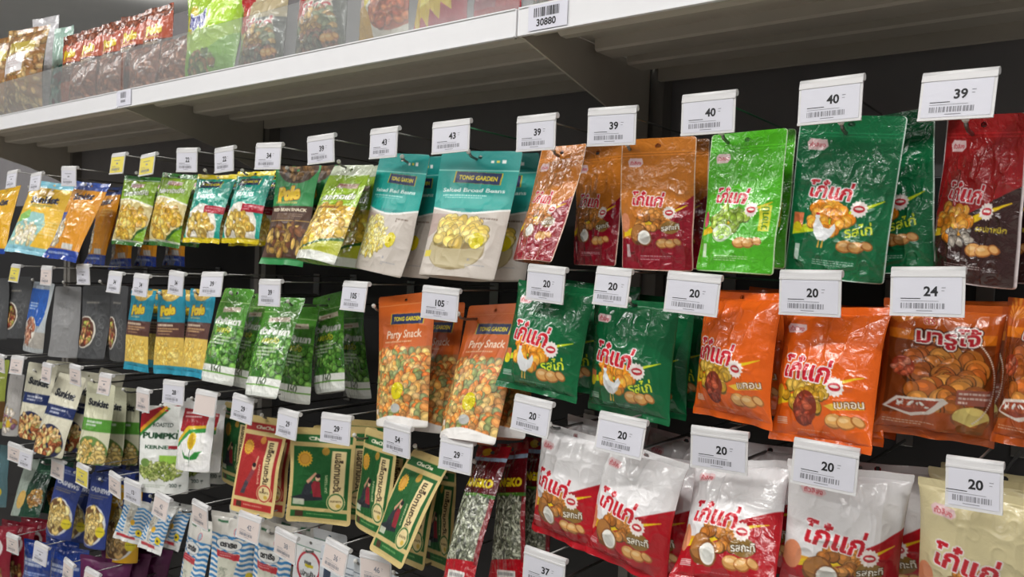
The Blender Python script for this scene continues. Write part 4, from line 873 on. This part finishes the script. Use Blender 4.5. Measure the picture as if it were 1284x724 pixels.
 ('R6', 'whitb', -1.154, -0.306, 0.747, 17, 10, 8, 'white and navy snack pouch under the slanted kraft pouch'),
 ('V0', 'redb', -2.841, -0.37, 0.399, 16, -10, -5, 'red snack bag in the bottom left corner'),
 ('V1', 'blueb', -2.549, -0.368, 0.435, 16, -11, -1, 'blue foil nut bag near the bottom left, front one'),
 ('V2', 'blueb', -2.366, -0.36, 0.465, 17, -8, -0, 'blue foil nut bag right of the front blue bag'),
 ('V3', 'purpb', -2.166, -0.351, 0.492, 37, 1, 6, 'purple snack bag at the bottom under the yellow cashew pouch'),
 ('B3d', 'sk_blu', -2.257, -0.201, 1.449, -7, -5, -0, 'orange and blue seed bag showing only its base under the left green nut packet'),
 ('B3e', 'sk_blu', -2.209, -0.142, 1.453, -8, -3, -0, 'orange and blue seed bag showing only its base under the right green nut packet'),
 ('A1', 'ts_shell', -2.86, -0.385, 1.872, 10, -3, 0, 'bag of peanuts in the shell at the left end of the top shelf'),
 ('A2', 'ts_shell', -2.635, -0.385, 1.872, 10, -3, 0, 'bag of peanuts in the shell with a white label, top shelf'),
 ('A3', 'ts_white', -2.8, -0.27, 1.872, 10, -2, 0, 'crumpled white plastic bag above the peanuts in the shell'),
 ('A3b', 'ts_teal', -2.67, -0.27, 1.872, 10, -2, 0, 'pale teal clear bag between the peanuts and orange packets'),
 ('A4', 'ts_pole', -2.47, -0.32, 1.872, 6, -3, -2, 'orange snack packet, first of five upright ones from the left'),
 ('A5', 'ts_pole', -2.35, -0.32, 1.872, 6, -3, -2, 'orange snack packet, second of five upright ones from the left'),
 ('A6', 'ts_pole', -2.235, -0.32, 1.872, 6, -3, -2, 'orange snack packet, third of five upright ones from the left'),
 ('A7', 'ts_pole', -2.115, -0.32, 1.872, 6, -3, -2, 'orange snack packet, fourth of five upright ones from the left'),
 ('A8', 'ts_pole', -1.995, -0.32, 1.872, 6, -3, -2, 'orange snack packet, fifth upright one, next to the lime green bag'),
 ('A9', 'ts_polel', -2.264, -0.38, 1.872, 2, -3, 0, 'low brown snack packet behind the clear guard, first from the left'),
 ('A10', 'ts_polel', -2.113, -0.38, 1.872, 0, -3, 0, 'low brown snack packet behind the clear guard, second from the left'),
 ('A11', 'ts_polel', -1.955, -0.38, 1.872, 1, -4, 0, 'low brown snack packet behind the clear guard, third from the left'),
 ('A12', 'ts_polel', -1.807, -0.38, 1.872, 0, -3, 0, 'low brown snack packet behind the clear guard, beside the lime green bag'),
 ('A13', 'ts_lime', -1.665, -0.375, 1.872, 5, -4, 0, 'lime green bag with dark blue lettering on the top shelf'),
 ('A14', 'ts_kk', -1.468, -0.38, 1.872, 3, -4, 0, 'grey peanut bag on the top shelf right of the lime green bag'),
 ('A15', 'ts_kk', -1.27, -0.38, 1.872, 0, -4, -2, 'grey peanut bag on the top shelf left of the bowl picture bag'),
 ('A16', 'ts_bowl', -1.096, -0.38, 1.872, 0, -4, 0, 'bag with a printed white bowl of red snack on the top shelf'),
 ('A17', 'ts_flame', -0.955, -0.38, 1.872, 0, -4, 0, 'red bag with yellow flame print on the top shelf'),
 ('A18', 'ts_pink', -0.834, -0.38, 1.872, 0, -4, 0, 'pink and red bag at the right end of the visible top shelf goods'),
 ('A19', 'ts_kk', -0.69, -0.38, 1.872, 0, -4, 0, 'dark bag above the barcode sticker on the top shelf edge'),
]
# price tags: x, z of the arm, price, paper, what it hangs over
TAGS = [
 (-2.672, 1.712, '', 'f', 0, 'the yellow seed bag at the left edge'),
 (-2.503, 1.699, '', 'f', 0, 'the light blue topped seed bag'),
 (-2.299, 1.708, '', 'f', 0, 'the blue topped orange seed bag'),
 (-2.023, 1.729, '', 'y', 0, 'the left small green nut packet'),
 (-1.879, 1.720, '', 'y', 0, 'the right small green nut packet'),
 (-1.709, 1.723, '22', 'w', 0, 'the left small teal packet'),
 (-1.562, 1.717, '22', 'w', 0, 'the right small teal packet'),
 (-1.404, 1.716, '34', 'w', 0, 'the green and brown bean packet'),
 (-1.242, 1.721, '39', 'w', 0, 'the lime green nut pouch'),
 (-1.068, 1.722, '43', 'w', 0, 'the teal red bean pouch'),
 (-0.910, 1.722, '43', 'w', 0, 'the teal broad bean pouch'),
 (-0.737, 1.717, '39', 'w', 0, 'the twisted orange peanut pouch'),
 (-0.606, 1.717, '39', 'w', 0, 'the flat-hanging orange peanut pouch'),
 (-0.462, 1.723, '40', 'w', 0, 'the light green peanut pouch'),
 (-0.309, 1.725, '40', 'w', 0, 'the dark green foil pouch'),
 (-0.175, 1.718, '39', 'w', 0, 'the red and brown peanut pouch'),
 (-2.633, 1.434, '', 'y', 0, 'the grey pouch at the left edge'),
 (-2.423, 1.436, '', 'p', 0, 'the silver and blue nut pouch'),
 (-2.205, 1.448, '', 'f', 0, 'the plain grey back-to-front pouch'),
 (-2.025, 1.435, '34', 'w', 0, 'the dark grey pouch beside the teal packets'),
 (-1.897, 1.434, '34', 'w', 0, 'the left teal and yellow packet'),
 (-1.739, 1.446, '34', 'w', 0, 'the middle teal and yellow packet'),
 (-1.593, 1.450, '39', 'w', 0, 'the left pea pouches'),
 (-1.387, 1.443, '39', 'w', 0, 'the right pea pouches'),
 (-1.130, 1.450, '105', 'w', 0, 'the left orange snack mix pouch'),
 (-0.920, 1.450, '105', 'w', 0, 'the right orange snack mix pouch'),
 (-0.707, 1.492, '20', 'w', 0, 'the left green snack bag'),
 (-0.592, 1.493, '20', 'w', 1, 'the right green snack bag'),
 (-0.471, 1.490, '20', 'w', 0, 'the left orange snack bag'),
 (-0.322, 1.499, '20', 'w', 0, 'the large front orange snack bag'),
 (-0.196, 1.507, '24', 'w', 0, 'the brown-orange nut snack bag'),
 (-2.736, 1.157, '', 'p', 0, 'the olive green pouch'),
 (-2.609, 1.165, '', 'p', 0, 'the narrow clear nut pouch'),
 (-2.408, 1.165, '', 'p', 0, 'the left navy-banded pouch'),
 (-2.237, 1.179, '', 'p', 0, 'the right navy-banded pouch'),
 (-2.065, 1.176, '', 'p', 0, 'the green-banded cashew pouches'),
 (-1.877, 1.161, '163', 'p', 0, 'the pumpkin kernel pouch'),
 (-1.740, 1.197, '28', 'w', 0, 'the sunflower pouch, left side'),
 (-1.604, 1.191, '', 'g', 0, 'the sunflower pouch, right side'),
 (-1.466, 1.198, '29', 'w', 0, 'the green kraft pouch left of the red one'),
 (-1.314, 1.190, '29', 'w', 0, 'the red kraft pouch'),
 (-1.172, 1.203, '29', 'w', 0, 'the square-hung green kraft pouch'),
 (-1.011, 1.210, '54', 'w', 0, 'the slanted green kraft pouch'),
 (-0.872, 1.208, '29', 'w', 0, 'the maroon sunflower seed packets'),
 (-0.722, 1.293, '20', 'w', 0, 'the leftmost white and red bag'),
 (-0.568, 1.289, '20', 'w', 0, 'the second white and red bag'),
 (-0.427, 1.293, '20', 'w', 0, 'the third white and red bag'),
 (-0.294, 1.297, '20', 'w', 0, 'the rightmost white and red bag'),
 (-0.141, 1.306, '20', 'w', 1, 'the cream bag in the corner'),
 (-2.620, 0.903, '', 'p', 0, 'the dark teal pouch'),
 (-2.535, 0.901, '', 'f', 0, 'the dark green pouch'),
 (-2.328, 0.911, '19', 'p', 0, 'the left navy cashew pouch'),
 (-2.181, 0.921, '', 'y', 0, 'the narrow-looking navy cashew pouch'),
 (-2.006, 0.931, '', 'p', 0, 'the yellow cashew pouch'),
 (-1.917, 0.931, '13', 'w', 0, 'the left small striped packet'),
 (-1.776, 0.927, '42', 'p', 0, 'the middle small striped packet'),
 (-1.619, 0.942, '42', 'p', 0, 'the edge-on large striped packet'),
 (-1.432, 0.958, '42', 'p', 0, 'the front-facing large striped packet'),
 (-1.311, 0.950, '38', 'p', 0, 'the right large striped packet'),
 (-1.157, 0.966, '36', 'p', 0, 'the white pouch with red ring'),
 (-1.055, 0.972, '46', 'p', 0, 'the white and navy pouch'),
 (-0.690, 1.067, '37', 'w', 0, 'the dark gap below the leftmost white and red bag'),
 (-2.625, 0.630, '', 'p', 0, 'the red bag in the bottom left corner'),
 (-2.423, 0.651, '', 'f', 0, 'the front blue nut bag'),
 (-2.250, 0.648, '', 'p', 0, 'the rear blue nut bag'),
 (-2.115, 0.659, '', 'p', 0, 'the purple bag'),
]
# ---------------------------------------------------------------- the store around: floor, ceiling
fl = MB().box(-9, 5, -7, 1.5, -0.05, 0).build('floor', M['floor']); tag(fl, 'pale store floor', 'floor', kind='structure')
ce = MB().box(-9, 5, -7, 3.5, 3.12, 3.17).build('ceiling', M['ceiling']); tag(ce, 'light grey store ceiling', 'ceiling', kind='structure')

# ---------------------------------------------------------------- gondola: back panels, posts, top shelves
JOINTS = [-3.1476, -1.9476, -0.7476, 0.4524]
BAYS = [(-4.3476, -3.1476, 'far left'), (-3.1476, -1.9476, 'left'), (-1.9476, -0.7476, 'middle'), (-0.7476, 0.4524, 'right')]
for x0, x1, nm in BAYS:
    p = MB()
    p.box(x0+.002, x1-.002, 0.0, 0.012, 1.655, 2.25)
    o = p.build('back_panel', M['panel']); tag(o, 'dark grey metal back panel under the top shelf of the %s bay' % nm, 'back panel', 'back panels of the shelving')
    p = MB(); p.box(x0+.002, x1-.002, 0.0, 0.012, 0.0, 1.653)  # lower part of the back, coloured near-black in place of shade
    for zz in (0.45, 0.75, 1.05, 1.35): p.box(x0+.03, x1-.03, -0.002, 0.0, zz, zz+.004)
    o = p.build('shade_dark_panel', M['shade_dark_panel']); tag(o, 'lower back panel darkened to stand for shade behind the packets of the %s bay' % nm, 'peg panel', 'panels darkened for shade behind the packets')
for xj, nm in zip(JOINTS, ('far left', 'left', 'middle', 'right')):
    p = MB(); p.box(xj-.026, xj-.006, -.034, -.0005, 0.0, 2.25); p.box(xj+.006, xj+.026, -.034, -.0005, 0.0, 2.25); p.box(xj-.006, xj+.006, -.026, -.0005, 0.0, 2.25)
    o = p.build('upright_post', M['post']); tag(o, 'grey slotted upright post at the %s bay joint' % nm, 'upright post', 'upright posts of the shelving')

def bar_text(txt, cx, cz, h, y, mi, bm):
    v, t = text_tris(txt, 0.03); lo, hi = v.min(0), v.max(0); k = h/(hi-lo)[1]
    vs_ = [bm.verts.new((cx+(q[0]-(lo[0]+hi[0])/2)*k, y, cz+(q[1]-(lo[1]+hi[1])/2)*k)) for q in v]
    for a in t:
        try: bm.faces.new([vs_[i] for i in a]).material_index = mi
        except ValueError: pass
def bars(bm, x0, x1, z0, z1, y, mi, seed, full=True):
    rg = random.Random(seed); x = x0
    while x < x1:
        wd = rg.choice((.0006, .0009, .0014, .002))*(x1-x0)/.036
        q = [bm.verts.new(p) for p in ((x, y, z0), (min(x+wd, x1), y, z0), (min(x+wd, x1), y, z1), (x, y, z1))]
        bm.faces.new(q).material_index = mi; x += wd + rg.choice((.0005, .0008, .0012))*(x1-x0)/.036
def quadxz(bm, x0, x1, z0, z1, y, mi):
    bm.faces.new([bm.verts.new(p) for p in ((x0, y, z0), (x1, y, z0), (x1, y, z1), (x0, y, z1))]).material_index = mi

for bi, (x0, x1, nm) in enumerate(BAYS[1:]):
    root = empty('shelf', ((x0+x1)/2, 0, 1.829), 'white metal top shelf over the %s bay, ribbed beneath' % nm, 'shelf', 'top shelves above the pegs')
    a, b = x0-(x0+x1)/2+.0015, x1-(x0+x1)/2-.0015; B0 = -1.829
    def pt(name, mb, mat, bev=0): return mb.build(name, mat, root, bev)
    pt('deck', MB().box(a, b, -.43, -.001, 1.8665+B0, 1.869+B0), M['shelf_paint'])
    # folded front channel and underside ribs
    m = MB(); m.prism([(-.4295, 1.832+B0), (-.415, 1.832+B0), (-.405, 1.846+B0), (-.36, 1.852+B0), (-.352, 1.847+B0), (-.336, 1.847+B0), (-.334, 1.8664+B0), (-.4295, 1.8664+B0)], a+.016, b-.016); pt('front_channel', m, M['shelf_paint'])
    for y0, y1 in ((-.2545, -.196), (-.1525, -.098)):
        pt('rib', MB().prism([(y0, 1.8664+B0), (y0, 1.850+B0), (y0+.004, 1.8465+B0), (y1-.004, 1.8465+B0), (y1, 1.850+B0), (y1, 1.8664+B0)], a+.016, b-.016), M['shelf_paint'])
    pt('rear_rail', MB().prism([(-.049, 1.8664+B0), (-.049, 1.839+B0), (-.036, 1.839+B0), (-.036, 1.8664+B0)], a+.02, b-.02), M['shelf_paint'])
    m = MB(); m.box(a, b, -.437, -.4305, 1.8285+B0, 1.8695+B0); r = pt('price_rail', m, M['white_paint'], .0012)
    m = MB(); m.box(a+.002, b-.002, -.4385, -.4372, 1.8285+B0, 1.8305+B0); m.box(a+.002, b-.002, -.4385, -.4372, 1.8675+B0, 1.8695+B0)
    q = m.build('rail_lip', M['white_paint'], r)
    for xb in ((a+.004, b-.004) if bi == 0 else (b-.004,)):
        m = MB(); m.prism([(-.43, 1.8664+B0), (-.43, 1.833+B0), (-.413, 1.8318+B0), (-.17, 1.7711+B0), (-.075, 1.735+B0), (-.034, 1.715+B0), (-.034, 1.8664+B0)], xb-.002, xb+.002)
        m.box(xb-.006, xb+.002, -.10, -.034, 1.72+B0, 1.7225+B0)
        pt('bracket', m, M['shelf_paint'])
    if nm != 'left':
        sx = a+.055 if nm == 'right' else a+.032
        s = MB(); s.box(sx-.034, sx+.034, -.4392, -.4388, 1.832+B0, 1.867+B0)
        if nm == 'right':
            bars(s.bm, sx-.024, sx+.020, 1.850+B0, 1.863+B0, -.4394, 1, 5); bar_text('30880', sx-.002, 1.842+B0, .0105, -.4394, 1, s.bm)
        else:
            bars(s.bm, sx-.015, sx+.012, 1.850+B0, 1.864+B0, -.4394, 2, 9); quadxz(s.bm, sx-.014, sx+.008, 1.840+B0, 1.846+B0, -.4394, 2)
        me_o = s.build('barcode_sticker', [M['rail_paper'], M['grey_ink'] if nm != 'right' else M['black_ink'], M['grey_ink']], root)
    # clear guard along the shelf front
    g = MB(); g.box(x0+.004, x1-.004, -.4295, -.4265, 1.870, 1.968)
    go = g.build('shelf_guard', M['acrylic']); tag(go, 'clear acrylic guard along the front of the %s top shelf' % nm, 'shelf guard', 'clear shelf guards')

# ---------------------------------------------------------------- goods
STACKS = [  # front bag, first step back, how many, what to call them
 ('KG1', 1, 2, 'green peanut snack bag behind the left green one'), ('KG2', 2, 1, 'green peanut snack bag deep behind the right green one'),
 ('KO1', 1, 2, 'orange peanut snack bag behind the left orange one'), ('KO2', 1, 2, 'orange peanut snack bag behind the large front orange one'),
 ('M1', 1, 2, 'brown-orange nut snack bag behind the one under the 24 tag'), ('KW1', 1, 2, 'white and red peanut snack bag behind the leftmost front one'),
 ('KW2', 2, 1, 'white and red peanut snack bag deep behind the second front one'), ('KC', 1, 2, 'cream snack bag behind the cream corner bag'),
 ('P1', 1, 1, 'teal and yellow snack packet behind the left one'), ('P2', 1, 1, 'teal and yellow snack packet behind the middle one'),
 ('D4', 1, 1, 'dark grey nut pouch behind the one with the oval nut picture'), ('K2', 1, 2, 'green and kraft seed pouch behind the square-hung one'),
 ('R2', 1, 2, 'large blue striped packet behind the front-facing one'), ('R3', 1, 2, 'large blue striped packet behind the rightmost striped one'),
 ('R4', 1, 1, 'white snack pouch behind the one with the red ring'), ('N2', 1, 2, 'navy cashew pouch behind the narrow-looking one'),
 ('S3', 1, 1, 'cream navy-banded pouch behind the left one'), ('S4', 1, 2, 'cream navy-banded pouch behind the right swinging one'),
 ('PK', 1, 2, 'white pumpkin kernel pouch behind the front one'), ('B4', 1, 1, 'small green nut packet behind the left one'), ('B5', 1, 1, 'small green nut packet behind the right one'),
 ('B6', 1, 2, 'small teal nut packet behind the left one'), ('B7', 1, 2, 'small teal nut packet behind the right one'), ('SS2', 1, 1, 'maroon seed packet furthest back beside the white and red bag'),
 ('V1', 1, 1, 'blue foil nut bag behind the front blue one'), ('V3', 1, 2, 'purple snack bag behind the front purple one'),
 ('V0', 1, 2, 'red snack bag behind the one in the bottom left corner'), ('N1', 2, 1, 'navy cashew pouch deep behind the left front one'), ('S2', 1, 1, 'narrow clear nut pouch behind the front clear one'), ('T2', 1, 1, 'dark green nut pouch behind the front dark green one')]
first = {}; by_key = {}
for i, (key, ds, x, y, z, yaw, pit, rol, lab) in enumerate(GOODS):
    nm, cat, grp = NAMES[ds]
    if ds in first and key[-1] in 'bcde':
        o = copy_thing(first[ds], lab)
    else:
        dist = math.dist((x, y, z), (0, -1.371, 1.5)); cell = min(max(.80*dist/1.022, .80), 2.6)
        st = 'standing' if key[0] == 'A' else None
        if ds in ('tg_broad', 'tg_red'): st = (.73, .72, 14, '#dccb16')
        if ds == 'party': st = (.57, .735, 15, '#dccb16')
        o = make_bag(nm, ds, 100+7*i, cell, lab, cat, grp, st)
        first[ds] = o
    place(o, x, y, z, yaw, pit, rol); by_key[key] = (o, x, y, z, yaw, pit, rol)
rs = random.Random(11)
for key, j0, n, lab in STACKS:
    src, x, y, z, yaw, pit, rol = by_key[key]
    for j in range(j0, j0+n):
        o = copy_thing(src, lab + ('' if n == 1 else ', second on the hook' if j == j0 else ', third on the hook'))
        ds = next(g[1] for g in GOODS if g[0] == key)
        if not NAMES[ds][2]: o['group'] = NAMES[ds][0].replace('_', ' ') + 's of one kind'; src['group'] = o['group']
        place(o, x + rs.uniform(-.006, .006), y + (.068 if DS[ds][3] > 50 else .055)*j, z + rs.uniform(-.004, .004), yaw + rs.uniform(-4, 4), pit*.9, rol*.7 + rs.uniform(-3, 3))

# ---------------------------------------------------------------- hooks and price tags
YT = -.391
rg = random.Random(4)
for i, (x, z, price, sty, narrow, over) in enumerate(TAGS):
    h = empty('display_hook', (x, 0, z), 'wire display hook above %s' % over, 'hook', 'display hooks')
    wm = M['wire_green'] if i in (10, 13, 28) else M['wire']
    MB().tube([(0, -.001, -.003), (0, -.2, -.001), (0, YT+.004, 0)],   .0014).tube([(-.02, YT+.003, 0), (.02, YT+.003, 0)], .0014).build('label_arm', wm, h)
    MB().tube([(0, -.001, -.050), (0, -.33, -.050), (0, -.343, -.047), (0, -.349, -.041)], .0024).build('peg_wire', M['wire'], h)
    MB().ball((0, -.350, -.040), .0042).build('peg_tip', M['tip'], h)
    MB().box(-.012, .012, -.004, -.0005, -.058, .004).build('back_plate', M['wire'], h, .001)
    w_ = .037 if not narrow else .027
    kind = {'w': 'white', 'f': 'white', 'y': 'yellow', 'p': 'pinkish', 'g': 'blank grey'}[sty]
    lab = ('%s price tag reading %s over %s' % (kind, price, over)) if price else ('%s price tag with small faint print over %s' % (kind, over) if sty != 'g' else 'blank grey price tag over %s' % over)
    t = empty('price_tag', (x, YT, z), lab, 'price tag', 'price tags on hooks')
    m = MB(); m.box(-w_, w_, -.0046, -.0030, -.049, .001); m.tube([(-w_, 0, .0015), (w_, 0, .0015)], .0044, 12); m.box(-w_, w_, -.0058, -.0046, -.049, -.0462); m.box(-w_, w_, -.0056, -.0046, -.006, -.0035)
    m.build('tag_holder', M['tag'], t)
    pw = w_-.003
    m = MB(); m.box(-pw, pw, -.0052, -.0047, -.0455, -.0065)
    ly = -.0054
    if price: bar_text(price, (.004 if len(price) < 3 else .001)*(1 if not narrow else .5), -.0215, .0108, ly, 1, m.bm); quadxz(m.bm, .0145, .0185, -.0180, -.0172, ly, 2); quadxz(m.bm, .0145, .0175, -.0212, -.0205, ly, 2)
    if sty != 'g':
        quadxz(m.bm, -.026, -.006, -.0300, -.0292, ly, 1); quadxz(m.bm, -.026, .012, -.0325, -.0320, ly, 2)
        bars(m.bm, -.026 if not narrow else -.02, .018, -.0405, -.0345, ly, 2, i); quadxz(m.bm, -.010, .006, -.0432, -.0424, ly, 2)
        if not price: quadxz(m.bm, -.018, .016, -.016, -.0145, ly, 2); quadxz(m.bm, -.004, .006, -.025, -.021, ly, 2)
    pl = m.build('price_label', [M[{'w': 'paper', 'f': 'paper', 'y': 'paper_yellow', 'p': 'paper_pink', 'g': 'paper_pink'}[sty]], M['black_ink'] if sty == 'w' else M['grey_ink'], M['grey_ink']], t)
    if sty == 'y': pl['label'] = 'yellow paper insert'
    t.rotation_euler = (math.radians(rg.uniform(-9, 3)), math.radians(rg.uniform(-3, 3)), math.radians(rg.uniform(-6, 8)))
